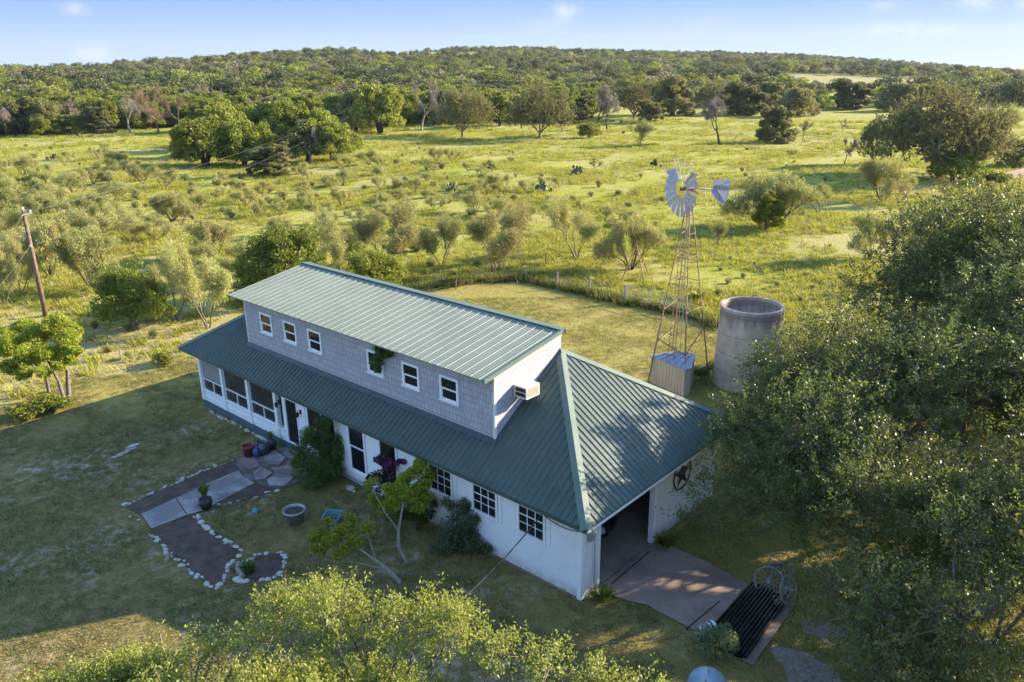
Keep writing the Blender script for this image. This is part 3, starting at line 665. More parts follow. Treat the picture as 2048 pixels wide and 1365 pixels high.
def hipcap(a, c, n1, n2, w=.19):
    cap = MB()
    a, c = Vector(a), Vector(c); d = (c - a).normalized(); n1, n2 = Vector(n1).normalized(), Vector(n2).normalized()
    s1 = d.cross(n1).normalized(); s2 = d.cross(n2).normalized()
    if s1.dot(n2) > 0: s1 = -s1
    if s2.dot(n1) > 0: s2 = -s2
    # wings lie on each slope, pointing away from the other one
    s1 = s1 if (s1.dot(n1 - n2) > 0) else -s1; s2 = s2 if (s2.dot(n2 - n1) > 0) else -s2
    top = Vector((0, 0, .055))
    cap.add([a + top, c + top, c + s1 * w + n1 * .042, a + s1 * w + n1 * .042], [(0, 1, 2, 3)]); cap.add([a + top, c + top, c + s2 * w + n2 * .042, a + s2 * w + n2 * .042], [(3, 2, 1, 0)])
    cap.add([a + s1 * w + n1 * .042, c + s1 * w + n1 * .042, c + s1 * w, a + s1 * w], [(0, 1, 2, 3)]); cap.add([a + s2 * w + n2 * .042, c + s2 * w + n2 * .042, c + s2 * w, a + s2 * w], [(0, 1, 2, 3)]); cap.build('roof_cap', M['roof_cap'], house)
cs = math.atan(SL); NF, NB, NR, NL = (0, -math.sin(cs), math.cos(cs)), (0, math.sin(cs), math.cos(cs)), (math.sin(cs), 0, math.cos(cs)), (-math.sin(cs), 0, math.cos(cs))
hipcap((L + OV + .02, -OV - .02, HE), (L - RA, W / 2, HR), NR, NF); hipcap((L + OV + .02, W + OV + .02, HE), (L - RA, W / 2, HR), NR, NB)
hipcap((-OV, -OV, HE), (RA, W / 2, HR), NL, NF); hipcap((-OV, W + OV, HE), (RA, W / 2, HR), NL, NB)
e0 = HE - .052
for (x0, x1, y0, y1), m_ in (((-OV, L + OV, -OV + .004, -OV + .03), 'roof'), ((-OV, L + OV, W + OV - .03, W + OV - .004), 'roof'), ((-OV + .004, -OV + .03, -OV + .031, W + OV - .031), 'roof'), ((L + OV - .03, L + OV - .004, -OV + .031, W + OV - .031), 'white')):
    fa = MB(); fa.box(x0, x1, y0, y1, e0 - .10, e0); fa.build('fascia', M[m_], house)
for bx_ in ((-OV + .03, L + OV - .03, -OV + .03, -.04), (L + .04, L + OV - .03, -.039, W + OV - .03), (-OV + .03, -.021, -.039, W + OV - .03), (-.02, L + .039, W + .03, W + OV - .03)):
    fa = MB(); fa.box(*bx_, e0 - .09, e0 - .07); fa.build('soffit', M['white'], house)

# dormer storey
DX0, DX1, DY0, DY1 = X(19.22), X(4.11), .67, W / 2
ZF = 6.256; RY0, RY1 = .15, 4.22; SD = (6.92 - ZF) / (RY1 - RY0)
ztop = lambda y: ZF + (y - RY0) * SD - .05
zb = lambda y: HE + (y + OV) * SL - .02
dm = MB()
V = [(DX0, DY0, zb(DY0)), (DX1, DY0, zb(DY0)), (DX1, DY0, ztop(DY0)), (DX0, DY0, ztop(DY0)), (DX0, DY1, zb(DY1)), (DX1, DY1, zb(DY1)), (DX1, DY1, ztop(DY1)), (DX0, DY1, ztop(DY1))]
dm.add(V, [(0, 1, 2, 3), (1, 5, 6, 2), (5, 4, 7, 6), (4, 0, 3, 7)])
dm.build('dormer_wall', M['shake'], house)
tr = MB(); tr.box(DX0 - .02, DX0 + .07, DY0 - .02, DY0 + .07, zb(DY0) + .02, ztop(DY0) - .01); tr.build('dormer_trim', M['offwhite'], house)
tr = MB()
tr.box(DX1 - .07, DX1 + .02, DY0 - .02, DY0 + .07, zb(DY0) + .02, ztop(DY0) - .01)
tr.add([(DX1 + .003, DY0 + .07, ztop(DY0 + .07) - .14), (DX1 + .025, DY0 + .07, ztop(DY0 + .07) - .14), (DX1 + .025, DY1, ztop(DY1) - .14), (DX1 + .003, DY1, ztop(DY1) - .14), (DX1 + .003, DY0 + .07, ztop(DY0 + .07)), (DX1 + .025, DY0 + .07, ztop(DY0 + .07)), (DX1 + .025, DY1, ztop(DY1)), (DX1 + .003, DY1, ztop(DY1))],
       [(0, 3, 2, 1), (4, 5, 6, 7), (0, 1, 5, 4), (1, 2, 6, 5), (2, 3, 7, 6), (3, 0, 4, 7)])
tr.build('dormer_trim', M['offwhite'], house)
fl2 = MB(); z0_ = zb(DY0) + .02          # dark flashing where the dormer meets the roof
fl2.add([(DX0 - .1, DY0 - .16, z0_ - .16 * SL + .045), (DX1 + .12, DY0 - .16, z0_ - .16 * SL + .045), (DX1 + .12, DY0 - .004, z0_ + .09), (DX0 - .1, DY0 - .004, z0_ + .09)], [(0, 1, 2, 3)])
fl2.add([(DX1 + .004, DY0, zb(DY0) + .12), (DX1 + .16, DY0 - .0, zb(DY0) + .075), (DX1 + .16, DY1 - .15, zb(DY1 - .15) + .075), (DX1 + .004, DY1 - .05, zb(DY1 - .05) + .12)], [(0, 1, 2, 3)])
fl2.build('flashing', metal_roof('roof_flashing', (.03, .05, .055), (.04, .06, .065)), house)
dr_ = MB(); RX0, RX1 = X(19.57), DX1 + .06
P = [(RX0, RY0, ZF), (RX1, RY0, ZF), (RX1, RY1, 6.92), (RX0, RY1, 6.92)]; Q = [(a, b2_, c - .05) for a, b2_, c in P]
dr_.add(P + Q, [(0, 1, 2, 3), (5, 4, 7, 6), (0, 4, 5, 1), (1, 5, 6, 2), (2, 6, 7, 3), (3, 7, 4, 0)])
x = RX0 + .06; an = math.atan(SD)
while x < RX1 - .03:
    for dx, hh, ww in ((0, .028, .030), (.13, .008, .014), (.26, .008, .014)):
        if x + dx > RX1 - .03: continue
        a, c = Vector((x + dx, RY0 - .015, ZF - .002)), Vector((x + dx, RY1 - .02, 6.92 - .004)); n = Vector((0, -math.sin(an), math.cos(an))) * hh; s_ = Vector((1, 0, 0))
        dr_.add([a - s_ * ww, a - s_ * ww * .45 + n, a + s_ * ww * .45 + n, a + s_ * ww, c - s_ * ww, c - s_ * ww * .45 + n, c + s_ * ww * .45 + n, c + s_ * ww], [(0, 1, 5, 4), (1, 2, 6, 5), (2, 3, 7, 6), (0, 3, 2, 1), (4, 5, 6, 7)])
    x += .39
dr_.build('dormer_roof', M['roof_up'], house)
dc = MB(); dc.box(RX0 - .01, RX1 + .01, RY1 - .16, RY1 + .12, 6.935, 6.965); dc.box(RX0 - .01, RX1 + .01, RY1 + .10, RY1 + .12, 6.78, 6.934)
n = 1
dc.add([(RX1 - .04, RY0 - .02, ZF + .045), (RX1 + .03, RY0 - .02, ZF + .045), (RX1 + .03, RY1 - .16, 6.90 + .05), (RX1 - .04, RY1 - .16, 6.90 + .05), (RX1 - .04, RY0 - .02, ZF - .10), (RX1 + .03, RY0 - .02, ZF - .10), (RX1 + .03, RY1 - .16, 6.8), (RX1 - .04, RY1 - .16, 6.8)],
       [(0, 1, 2, 3), (0, 4, 5, 1), (1, 5, 6, 2), (4, 7, 6, 5), (3, 7, 4, 0)])
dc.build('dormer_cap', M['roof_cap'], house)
for u in (17.52, 15.72, 13.98, 10.17, 8.18, 6.21): window(X(u) - .37, X(u) + .37, 4.83, 5.60, 'dh', y=DY0, trim=.085)

def HW(x, y, z):
    """house-local -> world"""
    a = -_du; v = np.array(UV(L, 0)) + x * a + y * _dv; return (float(v[0]), float(v[1]), z)
HRZ = house.rotation_euler.z
# air conditioner in the dormer end wall
ac = empty('air_conditioner', HW(DX1 + .03, 1.92, 5.30), HRZ, label='off-white window air conditioner jutting from the dormer end wall', cat='air conditioner')
b = MB(); b.box(0, .56, -.33, .33, -.03, .38); b.build('casing', M['offwhite'], ac)
b = MB(); b.box(.08, .5, -.342, -.332, .03, .16); b.box(.08, .5, -.342, -.332, .2, .33); b.build('side_vent', M['black'], ac)
b = MB()
for k in range(12): b.box(.562, .57, -.28 + k * .042, -.258 + k * .042, .03, .33)
b.box(.562, .575, .25, .29, .02, .35); b.build('grille', noisy('ac_grille', (.40, .34, .22), (.6, .55, .42), 20, .6), ac)
# barn star on the end wall
st = empty('barn_star', HW(L + .06, 5.84, 2.02), HRZ, label='round black metal barn star on the wall right of the garage', cat='wall star')
b = MB(); b.tube([(0, .58 * math.cos(t), .58 * math.sin(t)) for t in np.linspace(0, 2 * math.pi, 33)], .028, 6, caps=False); b.build('ring', M['black'], st)
b = MB(); pt = []
for k in range(10):
    t = math.pi / 2 + k * math.pi / 5; r_ = .56 if k % 2 == 0 else .215; pt.append((0, r_ * math.cos(t), r_ * math.sin(t)))
b.add(pt + [(.07, 0, 0), (-.02, 0, 0)], [(i, (i + 1) % 10, 10) for i in range(10)] + [((i + 1) % 10, i, 11) for i in range(10)]); b.build('star', mat('star_metal', (.035, .045, .04), .5, .3), st)
# porch lanterns
for u, lb in ((16.12, 'black wall lantern between porch screens and barred door'), (14.55, 'black wall lantern right of the barred porch door')):
    w_ = empty('wall_lamp', HW(X(u), -.01, 2.15), HRZ, label=lb, cat='wall lamp', group='porch lanterns')
    b = MB(); b.box(-.05, .05, -.02, .005, -.1, .1); b.tube([(0, -.02, .05), (0, -.14, .1), (0, -.16, .02)], .012, 5); b.build('bracket', M['black'], w_)
    b = MB(); b.lathe([(.0, .08), (.09, .03), (.075, -.02), (.05, -.15), (0, -.17)], 8, (0, -.16, -.03)); b.build('lantern', M['black'], w_)
# meter box and wiring at the corner
mb = empty('meter_box', HW(L + .03, .38, 2.35), HRZ, label='grey electric meter box under the roof corner beside the garage', cat='meter box')
M['galv'] = noisy('galvanised', (.34, .37, .40), (.5, .53, .56), 5, .5, .5)
b = MB(); b.box(.01, .12, -.14, .12, -.28, .22); b.build('box', M['galv'], mb); b = MB(); b.lathe([(0, .1), (.07, .1), (.09, .0)], 14, (0, 0, 0)); b.V = [(.12 + z_, x_, y_ - .0) for x_, y_, z_ in b.V]; b.build('meter', M['galv'], mb)
b = MB(); b.tube([(.05, .2, .2), (.05, .2, -1.2), (.05, .21, -2.25)], .018, 6); b.tube([(.05, .02, .22), (.05, .02, .6)], .02, 6); b.build('conduit', M['galv'], mb)
def wire(name, a, c, sag, r, m, n=18, **k):
    b = MB(); a, c = Vector(a), Vector(c); b.tube([a.lerp(c, t) - Vector((0, 0, sag * 4 * t * (1 - t))) for t in np.linspace(0, 1, n)], r, 5); return b.build(name, m, **k)
drop_a = Vector(HW(X(1.43), -.12, 2.62)); g0 = G(925, 1168, 3.6)
wire('service_cable', drop_a, (g0[0] - 1.2, g0[1] - 2.2, 3.5), .25, .022, M['black'], label='black service cable running from the house corner into the front oak', cat='cable')
wire('cable', HW(X(1.43), -.12, 2.60), HW(X(.05), -.12, 2.55), .12, .016, M['black'], label='slack black wire looped along the eave to the house corner', cat='cable')
wire('cable', HW(X(1.43), -.10, 2.64), HW(X(.3), -.3, 2.86), .05, .014, M['black'], label='upper black wire tucked under the front eave', cat='cable')
# vine spilling from the dormer eave
rng = rs(5); C = [HW(X(9.55) + rng.normal(0, .22) - (k * .012), DY0 - .1 - rng.uniform(0, .12), 5.95 - rng.uniform(0, 1) ** 1.4 * 1.0) for k in range(26)]
C += [HW(X(9.25) + rng.normal(0, .25), DY0 - .2, 5.95 + rng.normal(0, .1)) for k in range(8)]
vo = link('vine', leaves('vine', rng, C, [.13] * len(C), [60] * len(C), .075, .6, .1, 1, M['shade_bush']), label='dark green vine hanging over an upper dormer window', cat='vine')

# ------------------------------------------------------------------ windmill
M['rust'] = noisy('rusty_steel', (.16, .085, .05), (.30, .20, .14), 7, .8, .2)
M['steel'] = noisy('weathered_steel', (.30, .27, .24), (.5, .45, .4), 6, .7, .3)
M['blade'] = noisy('galvanised_blade', (.27, .28, .33), (.40, .40, .44), 5, .6, .25)
M['wood'] = noisy('weathered_wood', (.20, .17, .14), (.36, .32, .27), 6, .95)
WC = Vector((8.75, 38.75)); TOP = 9.75
wm = empty('windmill', (WC.x, WC.y, 0), 0, label='tall steel windmill with broken blades beside the concrete tank', cat='windmill')
legs = []
for k in range(4):
    t = R(48 + 90 * k) ; legs.append(Vector((1.75 * math.cos(t), 1.75 * math.sin(t), 0)))
legs = [Vector((1.55, -.15, 0)), Vector((-.05, 1.9, 0)), Vector((-1.8, -.95, 0)), Vector((-.15, -2.1, 0))]
tops = [Vector((l.x * .06, l.y * .06, TOP - .35)) for l in legs]
for l, tp in zip(legs, tops):
    b = MB(); b.tube([l, l.lerp(tp, .5), tp], .038, 4, .03); b.build('leg', M['rust'], wm)
def brace(p, q, r_=.02, par=None):
    b = MB(); b.tube([p, q], r_, 4); b.build('brace', M['rust'], par or wm)
for i, fz in enumerate((.24, .42, .56, .70, .82, .91)):
    for k in range(4):
        if fz > .3 or k in (1, 3): brace(legs[k].lerp(tops[k], fz), legs[(k + 1) % 4].lerp(tops[(k + 1) % 4], fz), .017)
for k in (0, 2): brace(legs[k].lerp(tops[k], .24), legs[(k + 1) % 4].lerp(tops[(k + 1) % 4], .42), .012)
brace(legs[2].lerp(tops[2], .26), legs[3].lerp(tops[3], .20), .035); brace(legs[3].lerp(tops[3], .20), legs[0].lerp(tops[0], .30), .03)
b = MB(); A = legs[2].lerp(legs[3], .55); B_ = tops[2].lerp(tops[3], .5); off = (legs[3] - legs[2]).normalized() * .17
b.tube([(A - off).lerp(B_ - off, .16), (A - off).lerp(B_ - off, .80)], .016, 4); b.tube([(A + off).lerp(B_ + off, .16), (A + off).lerp(B_ + off, .80)], .016, 4)
for k in range(17):
    c = A.lerp(B_, .18 + k * .037); b.tube([c - off, c + off], .013, 4)
b.build('ladder', M['rust'], wm)
b = MB(); b.tube([(0, 0, .1), (0, 0, TOP - .2)], .02, 5); b.build('pump_rod', M['steel'], wm)
ax = Vector((.92, .39, 0)).normalized(); side = Vector((-ax.y, ax.x, 0)); hub = Vector((-.02, 0, TOP + .15))
b = MB(); b.lathe([(0, -.16), (.16, -.14), (.2, .0), (.14, .2), (0, .24)], 12, tuple(hub)); b.tube([hub - ax * .55, hub + ax * .35], .09, 8); b.build('gearbox', noisy('dark_red_iron', (.10, .025, .02), (.2, .06, .04), 8, .6), wm)
wc = hub - ax * .5
wh = MB()
def wp(r, t, o=0.0): return wc + side * (r * math.sin(t)) + Vector((0, 0, r * math.cos(t))) - ax * o
ts = np.linspace(0, 2 * math.pi, 49)
ring_t = [t for t in ts if 0.62 < t < 5.9]
wh.tube([wp(1.08, t) for t in ring_t], .014, 4); wh.tube([wp(.45, t) for t in ts], .014, 4, caps=False)
for k in range(6): t = k * math.pi / 3 + .3; wh.tube([wp(.05, t, -.1), wp(1.15, t)], .012, 4)
wheel = wh.build('wheel', M['steel'], wm)
NB_ = 18
for k in range(NB_):
    t = 2 * math.pi * (k + .5) / NB_; deg = math.degrees(t)
    if deg < 40 or deg > 318:                         # stripped blades: only the bare arms stand up
        s_ = MB(); bend = random.Random(k).uniform(-.12, .12); s_.tube([wp(.45, t), wp(.95, t + bend * .3, .02), wp(1.5, t * 1.0 + bend, .06)], .02, 5, .028); s_.build('spoke', noisy('bare_arm', (.6, .55, .42), (.75, .7, .6), 8, .6), wheel); continue
    bl = MB(); hw0, hw1, tw = .10, .275, .25
    if deg < 70: tw = 1.0
    if deg > 250 and k % 2: hw1 = .16; tw = .9
    tan = (side * math.cos(t) + Vector((0, 0, -math.sin(t)))); nn = -ax
    r0, r1 = (.44, 1.34) if not (40 < deg < 75) else (.5, 1.25)
    def q(r, s_, w): return wc + side * (r * math.sin(t)) + Vector((0, 0, r * math.cos(t))) + (tan * math.cos(tw) + nn * math.sin(tw)) * (s_ * w) + nn * (.03 * (1 - s_ * s_))
    V = []; 
    for r_, w_ in ((r0, hw0), ((r0 + r1) / 2, (hw0 + hw1) / 2), (r1, hw1)):
        for s_ in (-1, -.33, .33, 1): V.append(q(r_, s_, w_))
    Fq = [(a * 4 + c, a * 4 + c + 1, (a + 1) * 4 + c + 1, (a + 1) * 4 + c) for a in range(2) for c in range(3)]
    V2 = [v - nn * .006 for v in V]; bl.add(V, Fq); bl.add(V2, [f[::-1] for f in Fq]); bl.build('blade', M['blade'], wheel)
drop = Vector((0, 0, -.14))
b = MB(); b.tube([hub + ax * .3, hub + ax * 1.35 + drop], .022, 5); b.tube([hub + ax * .2 - Vector((0, 0, .2)), hub + ax * 1.35 + drop], .014, 5); b.tube([hub + ax * .85 + Vector((0, 0, .15)), hub + ax * .95 - Vector((0, 0, .5))], .02, 4); b.build('tail_boom', M['steel'], wm)
def vp(a, z): return hub + ax * (1.25 + a) + Vector((0, 0, z - .12)) + side * (.0)
o2 = side * .012
ol = [(0, .0), (.18, .42), (1.15, .40), (1.08, -.35), (.85, -.86), (.10, -.36)]
b = MB(); V = [vp(*p) for p in ol]; b.add([v + o2 for v in V] + [v - o2 for v in V], [(0, 1, 2, 3, 4, 5), (11, 10, 9, 8, 7, 6)] + [(i, (i + 1) % 6, 6 + (i + 1) % 6, 6 + i) for i in range(6)])
tail = b.build('tail', M['blade'], wm)
b = MB()
for p, q_ in (((.25, .05), (1.12, .30)), ((.25, .05), (.85, -.72))): b.tube([vp(*p) - side * .022, vp(*q_) - side * .022], .012, 4)
b.build('tail_rib', mat('rib_dark', (.09, .10, .13), .6, .3), tail)
tc = bpy.data.curves.new('lettering', 'FONT'); tc.body = 'MERIDI'; tc.size = .27; tc.extrude = .003; tc.align_x = 'CENTER'; tc.align_y = 'CENTER'; tc.space_character = 1.12
to = bpy.data.objects.new('tail_lettering', tc); col.objects.link(to); tc.materials.append(mat('faded_letter', (.12, .14, .2), .7)); bpy.context.view_layer.update(); tme = bpy.data.meshes.new_from_object(to.evaluated_get(bpy.context.evaluated_depsgraph_get())); bpy.data.objects.remove(to); to = link('lettering', tme, tail)
to.matrix_local = Matrix.Translation(vp(.66, .02) - side * .02) @ Matrix((( ax.x, 0, -side.x, 0), (ax.y, 0, -side.y, 0), (0, 1, 0, 0), (0, 0, 0, 1))) @ Matrix.Rotation(R(-9), 4, 'Z')

# small derrick beyond the gate
dk = G(1272, 540); de = empty('steel_derrick', (*dk, 0), 0, label='short rusty steel derrick frame standing in the field beyond the gate', cat='derrick')
fp = [Vector((*G(1243, 562), 0)), Vector((*G(1290, 572), 0)), Vector((*G(1297, 550), 0)), Vector((*G(1252, 545), 0))]
c0 = Vector((*dk, 0)); tp = Vector((fp[0] + fp[1] + fp[2] + fp[3]) / 4) - c0; tp.z = 2.75
for f in fp:
    b = MB(); b.tube([f - c0, (f - c0).lerp(tp, .96)], .05, 4, .03); b.build('leg', M['rust'], de)
for fz in (.42, .72):
    for k in range(4): brace((fp[k] - c0).lerp(tp, fz), (fp[(k + 1) % 4] - c0).lerp(tp, fz), .03, de)
b = MB(); b.tube([tp - Vector((.1, 0, .1)), tp + Vector((.05, 0, .2))], .06, 5); b.build('cap', M['rust'], de)

# ------------------------------------------------------------------ concrete tank
tkx, tky = 12.05, 38.0
tank = empty('water_tank', (tkx, tky, 0), 0, label='open-topped stained concrete cistern with a broken rim', cat='tank')
def tank_mat():
    m = mat('cistern_concrete', (.4, .36, .32), .92, 0, .2); t = NT(m); P = t.coord(); sep = t.n('ShaderNodeSeparateXYZ'); t.link(P, sep.inputs[0])
    st_ = t.n('ShaderNodeMapping'); st_.inputs['Scale'].default_value = (2.2, 2.2, .28); t.link(P, st_.inputs['Vector'])
    streak = t.noise(1.6, 5, .7, st_.outputs[0])
    c = t.mix(t.ramp(t.noise(1.1, 5, .65, P), .35, .65), (.50, .41, .32), (.34, .27, .21))
    top = t.ramp(t.math('ADD', sep.outputs['Z'], t.math('MULTIPLY', streak, 1.8)), 4.2, 4.7)
    c = t.mix(t.math('MULTIPLY', top, .8), c, (.17, .13, .115)); c = t.mix(t.ramp(streak, .56, .72, 0, .65), c, (.20, .14, .11))
    fr = t.math('FRACT', t.math('DIVIDE', t.math('ADD', sep.outputs['Z'], t.math('MULTIPLY', t.noise(.9, 2, .5, P), .25)), .98)); c = t.mix(t.math('MULTIPLY', t.math('LESS_THAN', fr, .035), .7), c, (.13, .10, .085))
    t.color(c); t.bump(t.noise(14, 5, .7, P), .35, .03); return m
M['tank'] = tank_mat()
b = MB(); b.lathe([(1.70, -.1), (1.66, .8), (1.60, 2.0), (1.55, 3.2), (1.53, 4.10), (1.52, 4.14), (1.42, 4.14), (1.40, 4.1), (1.40, .4), (0, .35)], 64); tk = b.build('wall', M['tank'], tank, True)
b = MB(); b.lathe([(1.533, 4.02), (1.555, 4.03), (1.56, 4.16), (1.545, 4.18), (1.40, 4.18), (1.385, 4.16), (1.385, 4.02)], 72); b.build('rim', noisy('rim_concrete', (.46, .37, .31), (.30, .22, .18), 2.5, .9, bump=.3), tank)
# small metal shed under the windmill
sx, sy = G(1368, 785)
shed = empty('garden_shed', (0, 0, 0), 0, label='small beige metal shed with a bluish pointed roof at the windmill foot', cat='shed')
top = 1.42
ft = [G(1303, 714, top), G(1369, 741, top), G(1381, 738, top), G(1389, 711, top), G(1346, 707, top)]
M['beige'] = noisy('beige_steel', (.50, .42, .30), (.44, .36, .25), 2, .6, lo=.3, hi=.7); 
b = MB(); b.prism(ft, -.02, top); b.build('wall', M['beige'], shed)
b = MB()
for i in range(3):
    A, B_ = Vector(ft[i]), Vector(ft[i + 1]); Ld = (B_ - A).length; d = (B_ - A) / Ld; n_ = Vector((d.y, -d.x)); k = .0
    while k < Ld - .05:
        for w_ in (0,): p0 = A + d * (k + .02); p1 = A + d * (k + .055); b.prism([tuple(p0), tuple(p0 + n_ * .02), tuple(p1 + n_ * .02), tuple(p1)], 0, top - .01)
        k += .21
b.build('wall_rib', M['beige'], shed)
cc = Vector((sum(p[0] for p in ft) / 5, sum(p[1] for p in ft) / 5)); rt = [tuple(cc + (Vector(p) - cc) * 1.07) for p in ft]
b = MB(); b.add([(*p, top + .005) for p in rt] + [(*p, top + .06) for p in rt] + [(cc.x, cc.y, top + .11)], [(4, 3, 2, 1, 0)] + [(i, (i + 1) % 5, 5 + (i + 1) % 5, 5 + i) for i in range(5)] + [(5 + i, 5 + (i + 1) % 5, 10) for i in range(5)])
for k in range(5):
    A = Vector(rt[0]).lerp(Vector(rt[1]), (k + .7) / 5.5); B_ = Vector(rt[4]).lerp(Vector(rt[3]), (k + .7) / 5.5); b.tube([(A.x, A.y, top + .075), ((A.x + B_.x) / 2, (A.y + B_.y) / 2, top + .12), (B_.x, B_.y, top + .075)], .022, 4)
b.build('roof', noisy('blue_grey_roof', (.22, .24, .28), (.29, .31, .35), 3, .6, 0), shed)

# ------------------------------------------------------------------ fences and gate
def post(px, py, topy, r, m, name, label, cat, group, lean=0.0, cyl=6):
    x, y, z = GT(px, py); hh = 0.3
    while proj(x, y, z + hh)[1] > topy and hh < 14: hh += .02
    b = MB(); b.tube([(0, 0, -.1), (lean * .5, 0, hh * .5), (lean, 0, hh)], r, cyl, r * .88)
    o = b.build(name, m, label=label, cat=cat, group=group); o.location = (x, y, z); return (x + lean, y, z + hh)
fps = [(1052, 562, 534, 'weathered cedar post where the back fence leaves the brush'), (1115, 578, 545, 'second grey cedar post of the curved back fence'), (1180, 590, 557, 'third grey cedar post of the curved back fence'), (1250, 607, 570, 'stout grey cedar post that carries the pipe gate')]
tops_ = [post(a, b_, c, .085 if i < 3 else .11, M['wood'], 'fence_post', lb, 'fence post', 'posts of the back fence') for i, (a, b_, c, lb) in enumerate(fps)]
l2 = [(912, 580, 552, 'thin dark post among the weeds behind the roof ridge'), (1091, 532, 505, 'thin steel post in the field near the mesquites'), (1187, 520, 492, 'thin steel post right of the big mesquite'),
      (1740, 412, 392, 'leaning dark post below the pale mesquite on the field fence'), (1706, 417, 402, 'short post of the field fence beside the leaning one'), (1895, 381, 358, 'tall grey corner post near the vine-covered fence'), (1911, 376, 360, 'short grey post of the corner brace near the vines'), (242, 722, 700, 'thin rusty steel stake in the weeds left of the porch'),
      (1326, 290, 273, 'dark fence post right of the bare grey thicket'), (1386, 288, 272, 'dark post under the drooping grey tree'), (1510, 303, 288, 'dark post in the middle of the far pasture fence'), (1661, 318, 300, 'far dark post near the brownish scrub tree')]
ff = [post(a, b_, c, .05, M['wood'] if i > 2 else M['rust'], 'fence_post', lb, 'fence post', 'posts of the field fences', .05) for i, (a, b_, c, lb) in enumerate(l2)]
fw = MB()
pts = [(*G(830, 590), 1.0)] + [tops_[0]] + tops_[1:]
for a, c in zip(pts[:-1], pts[1:]):
    for dz in (.1, .42, .75): fw.tube([(a[0], a[1], a[2] - dz), (c[0], c[1], c[2] - dz)], .008, 4)
fw.build('wire_fence', M['rust'], label='thin wire strands strung along the curved back fence', cat='wire fence')
for prs, lb in ((((ff[3], ff[4]), (ff[3], ff[5])), 'wire fence from the leaning post to the grey corner post at the right'), (((ff[8], ff[9]), (ff[9], ff[10]), (ff[10], ff[11])), 'far pasture wire fence strung between the small dark posts')):
    fw = MB()
    for a, c in prs:
        for dz in (.12, .5, .85): fw.tube([(a[0], a[1], a[2] - dz), (c[0], c[1], c[2] - dz)], .010, 4)
    fw.build('wire_fence', M['rust'], label=lb, cat='wire fence')
ga = empty('pipe_gate', (*G(1254, 604), 0), 0, label='long grey pipe gate hung in the back fence', cat='gate')
g1 = Vector((*G(1254, 604), 0)); g2 = Vector((*G(1376, 634), 0)) - g1
b = MB()
for z_ in (.22, .48, .78, 1.12): b.tube([(0, 0, z_), (g2.x, g2.y, z_)], .024, 5)
b.build('rail', M['galv'], ga)
for f in (0, .36, .68, 1): b = MB(); b.tube([(g2.x * f, g2.y * f, .22), (g2.x * f, g2.y * f, 1.12)], .024, 5); b.build('upright', M['galv'], ga)
hw = empty('stock_panel', (0, 0, 0), 0, label='low dark wire stock panel behind the ridge of the house', cat='fence panel')
b = MB(); A, B_ = Vector((*G(826, 583), .05)), Vector((*G(912, 572), .05))
for k in range(6): b.tube([A + Vector((0, 0, .12 + k * .2)), B_ + Vector((0, 0, .12 + k * .2))], .010, 4)
for k in range(16): p = A.lerp(B_, k / 15); b.tube([p, p + Vector((0, 0, 1.15))], .009, 4)
b.build('wire_mesh', M['black'], hw)

# ------------------------------------------------------------------ power line
M['pole'] = noisy('brown_pole', (.11, .07, .05), (.21, .145, .11), 5, .9)
ppx, ppy = G(92, 633)
pole = empty('utility_pole', (ppx, ppy, 0), 0, label='tall brown wooden utility pole at the left edge of the yard', cat='utility pole')
PH = 7.15
b = MB(); b.tube([(0, 0, -.1), (0, 0, PH * .5), (0, 0, PH)], .16, 12, .11); b.build('pole', M['pole'], pole, True)
b = MB(); b.tube([(-.05, -.15, PH - .32), (.38, .1, PH - .22)], .045, 6); b.lathe([(.03, 0), (.06, .03), (.05, .1), (.07, .14), (0, .2)], 10, (.38, .1, PH - .2)); b.lathe([(.03, 0), (.06, .03), (.05, .1), (.07, .14), (0, .2)], 10, (0, 0, PH)); b.tube([(0, -.14, PH - 2.3), (.12, -.14, PH - 2.3)], .05, 6)
b.build('insulator', mat('insulator', (.55, .55, .58), .3), pole)
fx, fy, fz = GT(740, 250); FH = 8.3
for q_ in np.arange(2, 14, .1):
    if proj(fx, fy, fz + q_)[1] < 190: FH = q_; break
p2 = empty('utility_pole', (fx, fy, fz), 0, label='distant grey utility pole carrying a transformer at the oak line', cat='utility pole')
b = MB(); b.tube([(0, 0, -.1), (0, 0, FH)], .17, 8, .12); b.build('pole', M['wood'], p2)
b = MB(); b.lathe([(0, 0), (.28, 0), (.28, .9), (.1, 1.0), (0, 1.0)], 12, (.42, -.1, FH - 2.0)); b.build('transformer', M['galv'], p2)
for (dz1, dz2, lb) in ((-.15, -.2, 'upper power line crossing the field to the far pole'), (-2.25, -1.9, 'lower power line crossing the field to the far pole')):
    wire('power_line', (ppx + .3, ppy + .1, PH + dz1), (fx, fy, fz + FH + dz2), 1.9, .008, mat('aluminium_wire', (.16, .15, .12), .8, .0), 40, label=lb, cat='power line')
for (dz1, q_, lb) in ((-.25, (-24, 505), 'upper power line leaving the frame from the brown pole'), (-2.3, (-60, 620), 'lower power line leaving the frame from the brown pole')):
    e_ = G(q_[0], q_[1], 5.5 if dz1 > -1 else 4.0)
    s0 = Vector((ppx, ppy, PH + dz1)); e0_ = Vector((*e_, 5.5 if dz1 > -1 else 4.0)); wire('power_line', s0, s0 + (e0_ - s0) * 1.6, .4, .008, mat('aluminium_wire_near', (.16, .15, .12), .8, .0), 20, label=lb, cat='power line')

